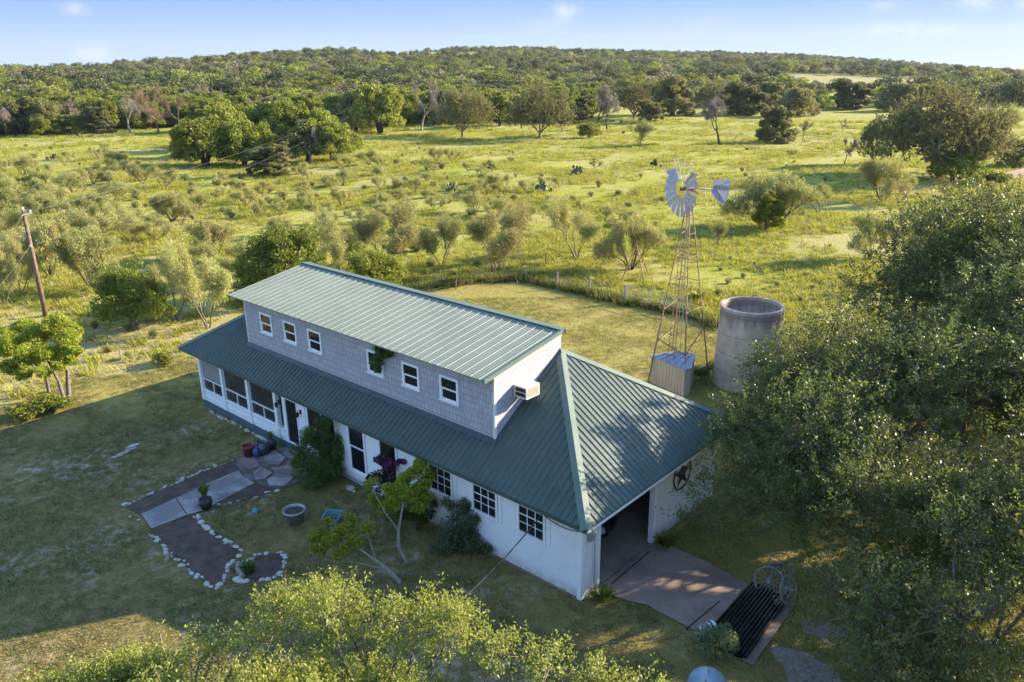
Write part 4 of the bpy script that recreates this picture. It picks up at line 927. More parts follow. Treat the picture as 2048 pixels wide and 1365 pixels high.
# ------------------------------------------------------------------ rocks
M['rock'] = noisy('limestone', (.56, .52, .46), (.34, .30, .26), 5, .9, bump=.3, bscale=12)
M['rock2'] = noisy('tan_limestone', (.48, .40, .30), (.33, .26, .19), 5, .9, bump=.3, bscale=12)
ROCKS = []
for k in range(7):

    rng = rs(300 + k); n1, n2 = 5, 8; V = []; F = []
    V.append((0, 0, .5)); 
    for i in range(1, n1):
        ph = math.pi * i / n1
        for j in range(n2):
            t = 2 * math.pi * j / n2 + .2 * (i % 2); r_ = 1 + rng.normal(0, .10); V.append((math.sin(ph) * math.cos(t) * r_, math.sin(ph) * math.sin(t) * r_ * .72, .5 * math.cos(ph) * r_))
    V.append((0, 0, -.5)); last = len(V) - 1
    for j in range(n2): F.append((0, 1 + j, 1 + (j + 1) % n2)); F.append((last, 1 + (n1 - 2) * n2 + (j + 1) % n2, 1 + (n1 - 2) * n2 + j))
    for i in range(n1 - 2):
        for j in range(n2): a = 1 + i * n2; F.append((a + j, a + n2 + j, a + n2 + (j + 1) % n2, a + (j + 1) % n2))
    me = poly_mesh('rock', V, F, True); me.materials.append(M['rock'] if k != 5 else M['rock2']); ROCKS.append(me)
def rock_row(pp, n, size, label, group, seed, closed=False, jit=.05):
    rng = rs(seed); P = [Vector(G(*p)) for p in pp]
    if closed: P.append(P[0])
    seg = [(b_ - a).length for a, b_ in zip(P[:-1], P[1:])]; tot = sum(seg)
    for k in range(n):
        d = tot * (k + rng.uniform(.2, .8)) / n; i = 0
        while i < len(seg) - 1 and d > seg[i]: d -= seg[i]; i += 1
        p = P[i].lerp(P[i + 1], d / seg[i]); dirv = P[i + 1] - P[i]; s_ = size * rng.choice([.5, .7, .9, 1.1, 1.4], p=[.3, .3, .2, .15, .05]) * .84
        o = link('rock', ROCKS[rng.integers(0, 7)], label=label, cat='rock', group=group)
        o.location = (p.x + rng.normal(0, jit), p.y + rng.normal(0, jit), s_ * .12); o.scale = (s_, s_, s_ * rng.uniform(.7, 1.1)); o.rotation_euler = (rng.normal(0, .15), rng.normal(0, .15), math.atan2(dirv.y, dirv.x) + rng.normal(0, .4))
rock_row([(248, 1013), (300, 988), (350, 968), (400, 946), (440, 930), (470, 920)], 27, .13, 'small white rock along the lawn side of the long mulch bed', 'white rocks on the long mulch bed', 1)
rock_row([(247, 1020), (262, 1034), (280, 1044)], 3, .13, 'white rock at the outer end of the long mulch bed', 'white rocks at the bed end', 2)
rock_row([(300, 1068), (325, 1090), (350, 1117), (378, 1137), (405, 1162), (428, 1178)], 25, .15, 'white rock on the lawn side of the large mulch rectangle', 'white rocks left of the large mulch bed', 3)
rock_row([(385, 1031), (402, 1042), (425, 1068), (447, 1082), (475, 1096), (488, 1103)], 20, .15, 'white rock on the house side of the large mulch rectangle', 'white rocks right of the large mulch bed', 4)
rock_row([(480, 1112), (462, 1130), (452, 1150), (446, 1166), (434, 1178)], 11, .16, 'white rock on the slanting end of the large mulch rectangle', 'white rocks at the slanting bed end', 5)
rock_row([(430, 1012), (460, 1007), (490, 999), (520, 992), (545, 982), (556, 980)], 10, .14, 'white rock edging the narrow mulch wedge', 'white rocks on the mulch wedge', 6)
rock_row([(484, 1140), (492, 1125), (515, 1112), (535, 1107), (556, 1105), (570, 1113), (572, 1130), (562, 1146), (545, 1157), (515, 1164)], 24, .14, 'white rock in the ring around the round flower bed', 'white rocks around the round bed', 7)
rock_row([(480, 1156), (487, 1165), (500, 1164)], 4, .2, 'big tan boulder at the edge of the round flower bed', 'boulders at the round bed', 8)
rock_row([(414, 822), (440, 834), (475, 852), (505, 868), (545, 886)], 24, .21, 'pale rock leaning on the teal porch foundation', 'pale rocks along the porch foundation', 9)
rock_row([(690, 970), (704, 978), (715, 984)], 3, .26, 'tan boulder by the wall below the tall window', 'boulders below the tall window', 10)
b = MB(); A = G(478, 1132); B_ = G(486, 1158); b.tube([(A[0], A[1], .1), ((A[0] + B_[0]) / 2 - .08, (A[1] + B_[1]) / 2, .14), (B_[0], B_[1], .1)], .08, 7, .09); b.build('driftwood', M['wood'], label='short grey log lying against the ring of white rocks', cat='log')
rng = rs(44)
for k, (px, py) in enumerate([(268, 893), (262, 900), (246, 908), (236, 914)]):
    o = link('fallen_branch' if k else 'stump', ROCKS[k], label=['pale tree stump flush with the front lawn', 'pale root sticking out of the lawn beside the stump', 'weathered root chip lying left of the stump', 'outermost root chip lying on the lawn'][k], cat='stump' if k == 0 else 'root'); p = G(px, py)
    o.location = (p[0], p[1], .03); o.scale = (.3, .18, .12) if k == 0 else (.3, .07, .1); o.rotation_euler = (0, 0, .7)

# ------------------------------------------------------------------ pots and tubs
def pot(name, px, py, r, h, m, label, cat, soil=True, prof=None, r0=.72, **k):
    x, y = G(px, py); o = empty(name, (x, y, .05), 0, label=label, cat=cat, **k)
    b = MB(); pr = prof or [(0, 0), (r * r0, 0), (r * .96, h * .86), (r * 1.05, h * .86), (r * 1.05, h), (r * .92, h), (r * .90, h * .85), (r * .6, h * .35)]
    b.lathe(pr, 28); b.build('bowl', m, o, True)
    if soil: b = MB(); b.lathe([(0, h * .80), (r * .90, h * .80)], 20); b.build('soil', M['mulch'], o)
    return o
M['red'] = mat('red_plastic', (.24, .035, .045), .45); M['bluepot'] = noisy('blue_glaze', (.03, .07, .16), (.06, .11, .2), 4, .2, spec=.6); M['darkpot'] = noisy('dark_blue_glaze', (.008, .018, .035), (.02, .04, .07), 4, .15, spec=.7)
M['tubm'] = noisy('galvanised_tub', (.24, .25, .27), (.38, .39, .41), 4, .5, .4)
pot('flower_pot', 499, 914, .26, .50, M['red'], 'empty dark red plastic pot at the corner of the patio', 'flower pot')
round_ = lambda r, h: [(0, 0), (r * .6, 0), (r * .95, h * .3), (r, h * .55), (r * .8, h * .85), (r * .62, h * .92), (r * .68, h), (r * .5, h), (r * .45, h * .8)]
pot('flower_pot', 514, 915, .17, .42, M['bluepot'], 'small slate blue glazed jar beside the red pot', 'flower pot', prof=round_(.17, .42))
pot('flower_pot', 529, 911, .27, .55, M['darkpot'], 'big glossy dark blue urn in front of the porch wall', 'flower pot', prof=round_(.27, .55))
pot('flower_pot', 543, 899, .24, .50, M['darkpot'], 'dark urn holding pale leaves nearest the porch steps', 'flower pot', prof=round_(.24, .5))
pot('flower_pot', 521, 902, .22, .42, M['darkpot'], 'dark urn hidden behind the blue glazed jar', 'flower pot', prof=round_(.22, .42))
pot('wash_tub', 591, 1044, .40, .48, M['tubm'], 'large round galvanised tub full of soil on the lawn', 'tub', r0=.74)
pot('planter', 413, 1018, .24, .40, M['black'], 'black round planter with a fern beside the concrete walk', 'planter', prof=[(0, 0), (.17, 0), (.25, .2), (.24, .38), (.2, .4), (.19, .3)])
x, y = G(666, 1052); tb = empty('storage_tub', (x, y, 0), R(-5), label='pale blue rectangular tub left on the lawn', cat='tub')
def rrect(w, d, r, n=5): return [(sx_ * (w - r) + r * math.cos(t), sy_ * (d - r) + r * math.sin(t)) for sx_, sy_, t0 in ((1, 1, 0), (-1, 1, math.pi / 2), (-1, -1, math.pi), (1, -1, 1.5 * math.pi)) for t in np.linspace(t0, t0 + math.pi / 2, n)]
b = MB(); rings = [(.24, .26, 0), (.29, .33, .42), (.32, .36, .43), (.32, .36, .46), (.275, .315, .46), (.22, .25, .05)]
for w_, d_, z_ in rings: b.V += [(a, c, z_) for a, c in rrect(w_, d_, .07)]
n_ = 20
for i in range(len(rings) - 1):
    for j in range(n_): b.F.append((i * n_ + j, i * n_ + (j + 1) % n_, (i + 1) * n_ + (j + 1) % n_, (i + 1) * n_ + j))
b.F.append(tuple(range((len(rings) - 1) * n_, len(rings) * n_))); b.build('basin', mat('pale_blue_plastic', (.16, .25, .29), .4), tb)
b = MB(); b.V = [(a, c, .16) for a, c in rrect(.235, .27, .06)]; b.F = [tuple(range(20))]; b.build('water', mat('dark_water', (.01, .02, .02), .05), tb)
x, y = G(511, 1025); b = MB(); b.lathe([(0, .16), (.10, .13), (.13, .05), (.12, 0)], 14); o = b.build('sprinkler', mat('teal_plastic', (.08, .25, .25), .4), label='small teal sprinkler head lying in the lawn', cat='sprinkler'); o.location = (x, y, .0)

# ------------------------------------------------------------------ cattle guard, wagon wheels, tanks
cg = [Vector((*G(1503, 1170), .10)), Vector((*G(1578, 1200), .10)), Vector((*G(1492, 1322), .10)), Vector((*G(1402, 1285), .10))]
cgo = empty('cattle_guard', (0, 0, 0), 0, label='black pipe cattle guard across the end of the driveway', cat='cattle guard')
b = MB(); c_ = sum((v for v in cg), Vector()) / 4; b.prism([tuple((v + (v - c_) * .0).xy) for v in cg], -.05, .025); b.build('pit', mat('pit_dark', (.01, .01, .012), .9), cgo)
M_pipe = noisy('black_pipe', (.016, .016, .018), (.05, .045, .04), 5, .33, .5)
for k in range(12):
    f = (k + .2) / 11.5; b = MB(); b.tube([cg[0].lerp(cg[1], f), cg[3].lerp(cg[2], f)], .05, 8); b.build('pipe', M_pipe, cgo)
b = MB()
for f in (.02, .5, .98): b.tube([cg[0].lerp(cg[3], f) - Vector((0, 0, .055)), cg[1].lerp(cg[2], f) - Vector((0, 0, .055))], .04, 6)
b.build('frame', M_pipe, cgo)
sheet('curb', [(1571, 1203), (1592, 1210), (1505, 1334), (1484, 1322)], .06, M['drive'], kind=None, label='concrete curb along the far side of the cattle guard', cat='curb')
M['wheelm'] = noisy('grey_iron', (.20, .20, .22), (.34, .34, .36), 6, .5, .5)
def wagon_wheel(px, py, r, az_, tilt, lb):
    x, y = G(px, py); o = empty('wagon_wheel', (x, y, r * math.cos(tilt) + .0), 0, label=lb, cat='wagon wheel', group='iron wagon wheels by the cattle guard'); o.rotation_euler = (R(90) - tilt, 0, az_)
    b = MB(); b.tube([(r * math.cos(t), r * math.sin(t), 0) for t in np.linspace(0, 2 * math.pi, 41)], .022, 6, caps=False); b.build('rim', M['wheelm'], o)
    b = MB()
    for k in range(14): t = k * 2 * math.pi / 14; b.tube([(0, 0, .12 * (1 if k % 2 else -1)), (r * math.cos(t), r * math.sin(t), 0)], .011, 5)
    b.build('spokes', M['wheelm'], o); b = MB(); b.lathe([(0, -.17), (.05, -.17), (.08, -.05), (.08, .05), (.05, .17), (0, .17)], 12); b.build('hub', M['wheelm'], o)
wagon_wheel(1535, 1184, .44, R(-25), R(22), 'iron spoked wheel leaning at the far corner of the cattle guard')
wagon_wheel(1574, 1200, .42, R(40), R(20), 'iron spoked wheel half hidden by leaves right of the cattle guard')
wagon_wheel(1562, 1140, .40, R(-10), R(60), 'iron spoked wheel lying back in the grass behind the others')
o = empty('propane_tank', (*G(1408, 1475), 0), R(75), label='pale blue propane tank at the bottom edge of the photo', cat='propane tank')
M['bluetank'] = noisy('pale_blue_paint', (.20, .30, .37), (.27, .37, .43), 2, .35, .1)
prof = [(0, -1.35)] + [(.5 * math.sin(t), -.95 - .40 * math.cos(t)) for t in np.linspace(.2, math.pi / 2, 8)] + [(.5 * math.sin(t), .95 - .40 * math.cos(t)) for t in np.linspace(math.pi / 2, math.pi - .2, 8)] + [(0, 1.35)]
b = MB(); b.lathe(prof, 32); b.V = [(z_, x_, y_ + .75) for x_, y_, z_ in b.V]; b.build('shell', M['bluetank'], o, True)
b = MB(); b.lathe([(.16, 0), (.17, .18), (.12, .24), (0, .25)], 16, (0, 0, 1.21)); b.build('valve_dome', M['bluetank'], o, True); b = MB(); b.lathe([(.03, 0), (.03, .06), (0, .06)], 8, (.55, .06, 1.2)); b.tube([(.75, 0, 1.22), (.85, 0, 1.34), (.95, 0, 1.22)], .012, 5); b.build('fitting', M['rust'], o)
b = MB(); b.box(-.8, -.65, -.4, .4, 0, .32); b.box(.65, .8, -.4, .4, 0, .32); b.build('saddle', M['concrete'], o)
cl = empty('duct_coil', (*G(1397, 1275), .0), R(30), label='crumpled silver duct coil tucked behind the grey-green bush', cat='duct')
b = MB()
for k in range(7): b.tube([(.03 * math.sin(k * 3) + k * .09, .17 * math.cos(t), .19 + .17 * math.sin(t)) for t in np.linspace(0, 2 * math.pi, 17)], .03, 6, caps=False)
b.build('coil', mat('silver_foil', (.7, .72, .76), .25, .8), cl)
# riding mower inside the garage
mo = empty('riding_mower', HW(L - 2.2, 3.5, .06), HRZ + R(200), label='dark riding mower parked just inside the open garage', cat='mower')
b = MB(); b.box(-.9, .9, -.33, .33, .22, .45); b.box(.1, .95, -.25, .25, .451, .85); b.box(-.75, -.2, -.3, .3, .451, .6); b.box(-.9, -.72, -.28, .28, .601, 1.0); b.build('body', mat('mower_black', (.02, .02, .022), .4), mo)
for (a, c, r_) in ((.65, .40, .2), (.65, -.40, .2), (-.55, .43, .28), (-.55, -.43, .28)):
    b = MB(); b.lathe([(r_ * .55, -.09), (r_, -.09), (r_, .09), (r_ * .55, .09)], 20); b.V = [(a + x_, c + z_, r_ + y_) for x_, y_, z_ in b.V]; wv = b.build('wheel', M['black'], mo)
    b = MB(); b.lathe([(0, -.06), (r_ * .54, -.085), (r_ * .54, .085), (0, .06)], 16); b.V = [(a + x_, c + z_, r_ + y_) for x_, y_, z_ in b.V]; b.build('rim', mat('wheel_white', (.7, .7, .68), .4), wv)
b = MB(); b.tube([(.15, 0, .8), (-.05, 0, 1.05)], .02, 6); b.tube([(-.08 + .02 * math.cos(t), .17 * math.cos(t), 1.06 + .17 * math.sin(t) * .5) for t in np.linspace(0, 6.28, 17)], .015, 5); b.build('steering_wheel', M['black'], mo)

# ------------------------------------------------------------------ plants near the house
def custom(name, label, cat, base, m, tm, blobs, segs, size, aspect, seed, upb=.3, flat=.8, shell=True, droop=0, group=None, n=6):
    """blobs: (x,y,z,r,count) world; segs: list of polylines with radii, world"""
    rng = rs(seed); o = empty(name, (base[0], base[1], base[2] if len(base) > 2 else 0), 0, label=label, cat=cat, group=group); bz = np.array([base[0], base[1], base[2] if len(base) > 2 else 0])
    C = np.array([b_[:3] for b_ in blobs]) - bz
    link('crown', leaves(name + '_crown', rng, C, [b_[3] for b_ in blobs], [int(b_[4]) for b_ in blobs], size, aspect, upb, flat, m, shell, droop), o)
    ss = []
    for pl, ra, rb in segs:
        pl = [np.array(p) - bz for p in pl]
        for i in range(len(pl) - 1): ss.append((pl[i], pl[i + 1], ra + (rb - ra) * i / (len(pl) - 1), ra + (rb - ra) * (i + 1) / (len(pl) - 1)))
    if ss: link('trunk', trunk_mesh(name + '_trunk', ss, tm, n), o)
    return o
def P3(px, py, z): g = G(px, py, z); return (g[0], g[1], z)
def blobs_px(lst, dens, seed, jit=.3, sub=5):
    """(px,py,z,r) -> world clumps, each broken into sub-clumps"""
    rng = rs(seed); out = []
    for px, py, z, r in lst:
        c = np.array(P3(px, py, z))
        for k in range(sub):
            v = rng.normal(0, 1, 3); v /= np.linalg.norm(v); rr = r * rng.uniform(.3, .62); q = c + v * (r - rr) * rng.uniform(.5, 1.15)
            if q[2] < rr * .3: q[2] = rr * .3
            out.append((*q, rr, dens * rr * rr))
    return out
# tall bushes against the front wall
gb = P3(640, 968, 0)
bl = blobs_px([(640, 930, .6, 1.0), (625, 950, .5, .8), (660, 945, .5, .8), (635, 890, 1.5, .75), (650, 865, 2.0, .55), (610, 915, 1.1, .6), (675, 905, 1.2, .55), (640, 845, 2.4, .35), (590, 925, .8, .4), (655, 850, 2.5, .45), (622, 872, 2.0, .6), (672, 880, 1.7, .5), (600, 900, 1.3, .45)], 2600, 61)
custom('shrub', 'tall dark green feathery bush in front of the porch windows', 'bush', gb, M['shade_bush'], M['bark_dark'], bl, [([gb, P3(640, 900, 1.4)], .05, .02)], .13, .22, 61, .3, .9, False)
gb = P3(915, 1095, 0)
bl = blobs_px([(912, 1070, .5, .9), (890, 1080, .4, .7), (945, 1075, .5, .75), (920, 1035, 1.2, .7), (895, 1010, 1.5, .4), (935, 1010, 1.6, .4), (970, 1095, .4, .35), (960, 1040, 1.1, .45)], 2100, 62)
custom('bamboo_clump', 'bushy dark blue-green bamboo clump under the multi-pane windows', 'bamboo', gb, M['bamboo'], M['bark_dark'], bl, [([gb, P3(900 + 14 * k, 1000 + 8 * (k % 2), 2.0)], .02, .008) for k in range(4)], .17, .16, 62, .2, .9, False, .25)
gb = P3(835, 1060, 0)
bl = blobs_px([(838, 1035, .6, .7), (820, 1010, 1.0, .5), (850, 1000, 1.2, .5), (800, 1030, .7, .5)], 1700, 63)
custom('shrub', 'deep green shrub in shade behind the yellow-leaved tree', 'bush', gb, M['shade_bush'], M['bark_dark'], bl, [([gb, P3(836, 1020, 1.2)], .05, .02)], .11, .5, 63)
gb = P3(775, 1035, 0)
bl = blobs_px([(775, 985, .9, .5), (760, 960, 1.3, .4), (785, 930, 1.9, .42), (762, 925, 1.9, .35), (800, 925, 2.1, .25), (745, 955, 1.3, .25), (775, 1010, .5, .4)], 3000, 64)
custom('flowering_shrub', 'purple flowering climber against the white front wall', 'flowering shrub', gb, M['purple'], M['bark_dark'], bl, [([gb, P3(775, 980, 1.0), P3(785, 930, 1.9)], .04, .015)], .09, .7, 64)
tb0 = P3(813, 1124, 0); fk = P3(797, 1062, .95)
bl = blobs_px([(845, 938, 2.7, .46), (822, 950, 2.5, .48), (800, 965, 2.4, .46), (778, 985, 2.2, .42), (842, 972, 2.2, .46), (815, 990, 2.1, .5), (790, 1003, 1.9, .42), (850, 1000, 1.8, .38), (742, 965, 2.2, .3), (750, 1000, 1.8, .3), (770, 1015, 1.7, .36), (835, 1015, 1.7, .36), (860, 950, 2.4, .3)], 3400, 65, sub=9)
custom('sapling', 'slender pale-trunked tree with bright yellow-green leaves before the front wall', 'small tree', tb0, M['bright'], M['bark_pale'], bl, [([tb0, P3(797, 1095, .5), fk], .07, .055), ([fk, P3(806, 1010, 1.9), P3(835, 950, 2.6)], .045, .015), ([fk, P3(770, 1025, 1.7), P3(748, 985, 2.1)], .04, .012), ([P3(806, 1010, 1.9), P3(790, 975, 2.3)], .025, .01)], .085, .7, 65, .2, .7)
tb1 = P3(800, 1165, 0); fk = P3(752, 1122, .75)
bl = blobs_px([(640, 1065, 1.5, .42), (665, 1080, 1.5, .44), (690, 1060, 1.6, .44), (640, 1095, 1.2, .36), (712, 1080, 1.5, .4), (680, 1105, 1.2, .38), (700, 1042, 1.8, .3), (622, 1078, 1.3, .28), (735, 1060, 1.7, .34), (655, 1045, 1.7, .3)], 2000, 66, sub=8)
custom('sapling', 'low leaning tree whose sparse yellow-green leaves spread over the blue tub', 'small tree', tb1, M['bright'], M['bark_pale'], bl, [([tb1, P3(775, 1140, .45), fk], .08, .06), ([fk, P3(715, 1095, 1.25), P3(665, 1075, 1.5)], .045, .012), ([fk, P3(735, 1070, 1.4), P3(737, 1030, 1.9)], .03, .008), ([P3(715, 1095, 1.25), P3(690, 1060, 1.6)], .025, .01), ([P3(775, 1140, .45), P3(710, 1125, .8)], .03, .008)], .08, .7, 66, .2, .7)
# dry twigs above it
# plants at the garage corner, jamb, round bed, tank, propane tank
def tuft(name, label, cat, px, py, r, h, m, nblade, seed, width=.03, z=0.0):
    rng = rs(seed); g = G(px, py); o = empty(name, (g[0], g[1], z), 0, label=label, cat=cat); Vs = []
    for k in range(nblade):
        a = rng.uniform(0, 6.283); ln = rng.uniform(.35, 1); b0 = np.array([math.cos(a), math.sin(a), 0]) * r * .25 * rng.uniform(0, 1); tip = np.array([math.cos(a) * r * ln, math.sin(a) * r * ln, h * rng.uniform(.55, 1)]); mid = (b0 + tip) / 2 + np.array([0, 0, h * .22]); s_ = np.array([-math.sin(a), math.cos(a), 0]) * width
        Vs += [b0 - s_, b0 + s_, mid + s_, mid - s_, mid - s_, mid + s_, tip + s_ * .15, tip - s_ * .15]
    me = quads_mesh(name, np.array(Vs), len(Vs) // 4, rng.uniform(0, 1, len(Vs) // 4)); me.materials.append(m); link('leaves', me, o); return o
tuft('lily_clump', 'strappy green plant at the right jamb of the garage', 'plant', 1332, 1094, .55, .5, M['elm'], 90, 71, .035)
tuft('lily_clump', 'small green weed clump at the white corner of the garage', 'plant', 1205, 1200, .5, .35, M['shade_bush'], 120, 72, .03)
tuft('lily_clump', 'grassy green clump inside the round rock-ringed bed', 'plant', 500, 1147, .4, .45, M['shade_bush'], 110, 73, .02)
tuft('yucca', 'spiky bright green yucca just beyond the pipe gate', 'plant', 1396, 602, .75, .75, M['elm'], 150, 74, .04)
tuft('fern', 'light green fern in the black planter beside the walk', 'plant', 411, 1008, .38, .5, M['elm'], 70, 75, .03, .35)
tuft('agave', 'pale-leaved plant in the dark urn by the porch steps', 'plant', 543, 899, .3, .4, M['sage'], 22, 76, .05, .5)
for (px, py, top, w, kind, lb) in [(1432, 1322, 1240, 98, 'sagebush', ''), (1412, 772, 712, 70, 'fernbush', ''), (55, 838, 800, 70, 'bush0', 'bright leafy bush at the left edge of the sunny strip'), (105, 822, 782, 78, 'bush1', 'green bush under the three-trunked tree'), (330, 730, 698, 46, 'bush0', 'round yellow-green bush between utility pole and porch'),
                               (720, 1190, 1160, 50, 'bush1', '')]:
    if kind == 'sagebush':
        g = P3(px, py, 0); bl = blobs_px([(1432, 1290, .5, .55), (1412, 1295, .4, .42), (1455, 1295, .4, .42), (1425, 1262, .85, .35), (1448, 1262, .85, .32), (1400, 1270, .6, .25), (1465, 1275, .6, .25)], 3200, 77, sub=7)
        custom('juniper_bush', 'dense grey-green bush beside the cattle guard', 'bush', g, M['sage'], M['bark_dark'], bl, [([g, P3(1432, 1280, .8)], .05, .02)], .075, .35, 77, .5, 1, True)
    elif kind == 'fernbush':
        g = P3(px, py, 0); bl = blobs_px([(1405, 750, .4, .6), (1425, 735, .7, .5), (1390, 745, .4, .4), (1440, 715, 1.1, .35)], 1500, 78)
        custom('shrub', 'dark green shrub at the foot of the concrete tank', 'bush', g, M['shade_bush'], M['bark_dark'], bl, [([g, P3(1410, 740, .6)], .04, .02)], .13, .3, 78, .3, .8, False)
    elif lb: place_px(kind, 'shrub', px, py, top, w, lb, 'bush')

# three-trunked tree at the left edge
t0 = P3(138, 798, 0); t1 = P3(130, 805, 0); t2 = P3(98, 785, 0)
bl = blobs_px([(30, 690, 2.7, .85), (70, 670, 3.0, .9), (110, 655, 3.3, .85), (135, 680, 3.0, .75), (60, 715, 2.4, .85), (100, 705, 2.5, .9), (20, 735, 2.0, .6), (45, 745, 1.9, .55), (140, 720, 2.2, .45), (5, 700, 2.5, .6), (85, 740, 2.0, .5), (118, 735, 2.0, .4), (15, 670, 2.9, .7), (45, 650, 3.2, .7), (150, 660, 3.1, .5), (148, 700, 2.6, .5)], 3000, 67, sub=10)
custom('three_trunk_tree', 'rounded bright green tree on three bare trunks at the left edge', 'tree', t0, M['bright'], M['bark'], bl, [([t0, P3(135, 750, 1.2), P3(128, 700, 2.6)], .12, .06), ([t1, P3(118, 765, 1.0), P3(80, 690, 2.8)], .10, .05), ([t2, P3(92, 755, .9), P3(60, 715, 2.5)], .09, .04), ([P3(92, 755, .9), P3(30, 700, 2.6)], .05, .02), ([P3(135, 750, 1.2), P3(112, 675, 3.1)], .06, .02)], .095, .6, 67, .3, .8, False)

# ------------------------------------------------------------------ big live oaks
def big_oak(name, label, cx, cy, R_, z0, z1, n, m, seed, size=.075, lobes=70, aspect=.5, squash=1.0, extra=(), per=42, spray=.75, lr=(.13, .23)):
    """lobes of leafy sprays: every spray is a twig with its leaves, rooted in a lobe that hangs on a limb"""
    rng = rs(seed); th = rng.uniform(0, 6.283, lobes); u = rng.uniform(-.3, 1, lobes); ph = np.arccos(u); f = rng.uniform(.35, 1.0, lobes) ** .55
    zc = z0 + (z1 - z0) * .35; C = np.stack([R_ * f * np.sin(ph) * np.cos(th), R_ * f * squash * np.sin(ph) * np.sin(th), zc + np.where(u > 0, (z1 - zc) * np.cos(ph) * f, (zc - z0) * np.cos(ph))], 1)
    LR = rng.uniform(lr[0], lr[1], lobes) * R_
    if extra:
        E_ = np.array([(*G(a, b_, z), z, r_) for a, b_, z, r_ in extra]); C = np.concatenate([C, E_[:, :3] - np.array([cx, cy, 0])]); LR = np.concatenate([LR, E_[:, 3]])
    ns = n // per; li = rng.choice(len(C), ns, p=LR ** 2 / (LR ** 2).sum())
    v = rng.normal(0, 1, (ns, 3)) + np.array([0, 0, .35]); v /= np.linalg.norm(v, axis=1, keepdims=True)
    ln = spray * rng.uniform(.6, 1.3, ns); st_ = C[li] + v * (LR[li] * rng.uniform(.15, .95, ns) ** .6)[:, None] * np.array([1, 1, .8]); out = v * .7 + rng.normal(0, .45, (ns, 3)) + np.array([0, 0, .25]); out /= np.linalg.norm(out, axis=1, keepdims=True)
    en = st_ + out * ln[:, None]; en[:, 2] = np.maximum(en[:, 2], .5)
    # open gaps where low sun comes through to the drive, the end roof slope and the grass under the trees
    mid = (st_ + en) / 2 + np.array([cx, cy, 0]); te = math.tan(R(SUN_EL)); keep = np.ones(ns, bool)
    if cx > 5:
        for zp, (xa, xb, ya, yb), thr in ((0.0, (1.5, 8.5, 15.5, 22), .0), (4.6, (3.0, 8.5, 21.0, 29.0), .05), (0.0, (8.5, 17, 15, 26), .55)):
            k = (mid[:, 2] - zp) / te; gx = mid[:, 0] - math.sin(R(SUN_AZ)) * k; gy = mid[:, 1] - math.cos(R(SUN_AZ)) * k
            pat = np.sin(gy * 3.1 + np.sin(gx * .9) * 1.2) * .6 + np.sin(gx * 1.3 + gy * 1.1 + 2) * .55 + np.sin(gy * 6.3 - gx * 1.7) * .25
            keep &= ~((mid[:, 2] > zp) & (gx > xa) & (gx < xb) & (gy > ya) & (gy < yb) & (pat > thr))
    st_, en, out, li, ln = st_[keep], en[keep], out[keep], li[keep], ln[keep]; ns = len(st_)
    si = np.repeat(np.arange(ns), per); N = len(si)
    t = rng.uniform(.1, 1.05, N); P = st_[si] + (en - st_)[si] * t[:, None] + rng.normal(0, 1, (N, 3)) * (.05 + .055 * (1 - t))[:, None]
    nrm = rng.normal(0, 1, (N, 3)) + np.array([0, 0, .5]); nrm /= np.linalg.norm(nrm, axis=1, keepdims=True)
    tt = rng.normal(0, .8, (N, 3)) + out[si] * .8; tt -= (tt * nrm).sum(1, keepdims=True) * nrm; tt /= np.linalg.norm(tt, axis=1, keepdims=True); bb = np.cross(nrm, tt)
    L_ = size * rng.uniform(.6, 1.35, N)[:, None]; W_ = L_ * aspect; V = np.stack([P - tt * L_ * .5, P + bb * W_ * .5, P + tt * L_ * .5, P - bb * W_ * .5], 1).reshape(-1, 3)
    o = empty(name, (cx, cy, 0), 0, label=label, cat='tree')
    me = quads_mesh(name + '_crown', V, N, np.clip(rng.uniform(0, 1, ns)[si] * .5 + rng.uniform(0, 1, N) * .5, 0, 1)); me.materials.append(m); link('crown', me, o)
    segs = []; fork = np.array([0, 0, z0 + .2]); segs.append((np.array([0, 0, -.1]), fork, .34, .27)); mains = [fork]
    for k in range(7):
        a = k * .9 + rng.uniform(-.3, .3); p = fork + np.array([math.cos(a) * R_ * .3, math.sin(a) * R_ * .3 * squash, (z1 - z0) * .22]); q = fork + np.array([math.cos(a + .2) * R_ * .6, math.sin(a + .2) * R_ * .6 * squash, (z1 - z0) * .42]); segs += [(fork, p, .17, .12), (p, q, .12, .07)]; mains += [p, (p + q) / 2, q]
    mains = np.array(mains)
    for c, r_ in zip(C, LR):
        d = np.linalg.norm(mains - c, axis=1); a = mains[d.argmin()]; mid = (a + c) / 2 + rng.normal(0, .2, 3); segs += [(a, mid, .05, .035), (mid, c, .035, .018)]
    for k in range(0, ns, 2):
        segs.append((C[li[k]] * .45 + st_[k] * .55, st_[k], .012, .009)); segs.append((st_[k], en[k], .009, .003))
    link('trunk', trunk_mesh(name + '_trunk', segs, M['bark'], 4), o)
    return o
bough = [(1425, 975, 3.0, .6), (1385, 1035, 2.6, .45), (1430, 1045, 2.4, .7), (1480, 890, 4.0, .8), (1480, 1000, 3.0, .9), (1520, 850, 4.4, 1.0), (1570, 780, 4.6, 1.2), (1610, 715, 5.0, 1.2), (1530, 930, 3.8, 1.1), (1455, 1085, 2.0, .45), (1670, 640, 5.6, 1.2), (1560, 1000, 3.4, 1.2), (1600, 900, 4.6, 1.3), (1550, 740, 4.6, .8), (1500, 800, 4.2, .7)]
big_oak('live_oak', 'huge live oak whose dark branches hang over the garage end of the house', 14.6, 22.6, 7.4, 2.2, 7.3, 320000, M['oak_near'], 201, .095, 115, extra=bough)
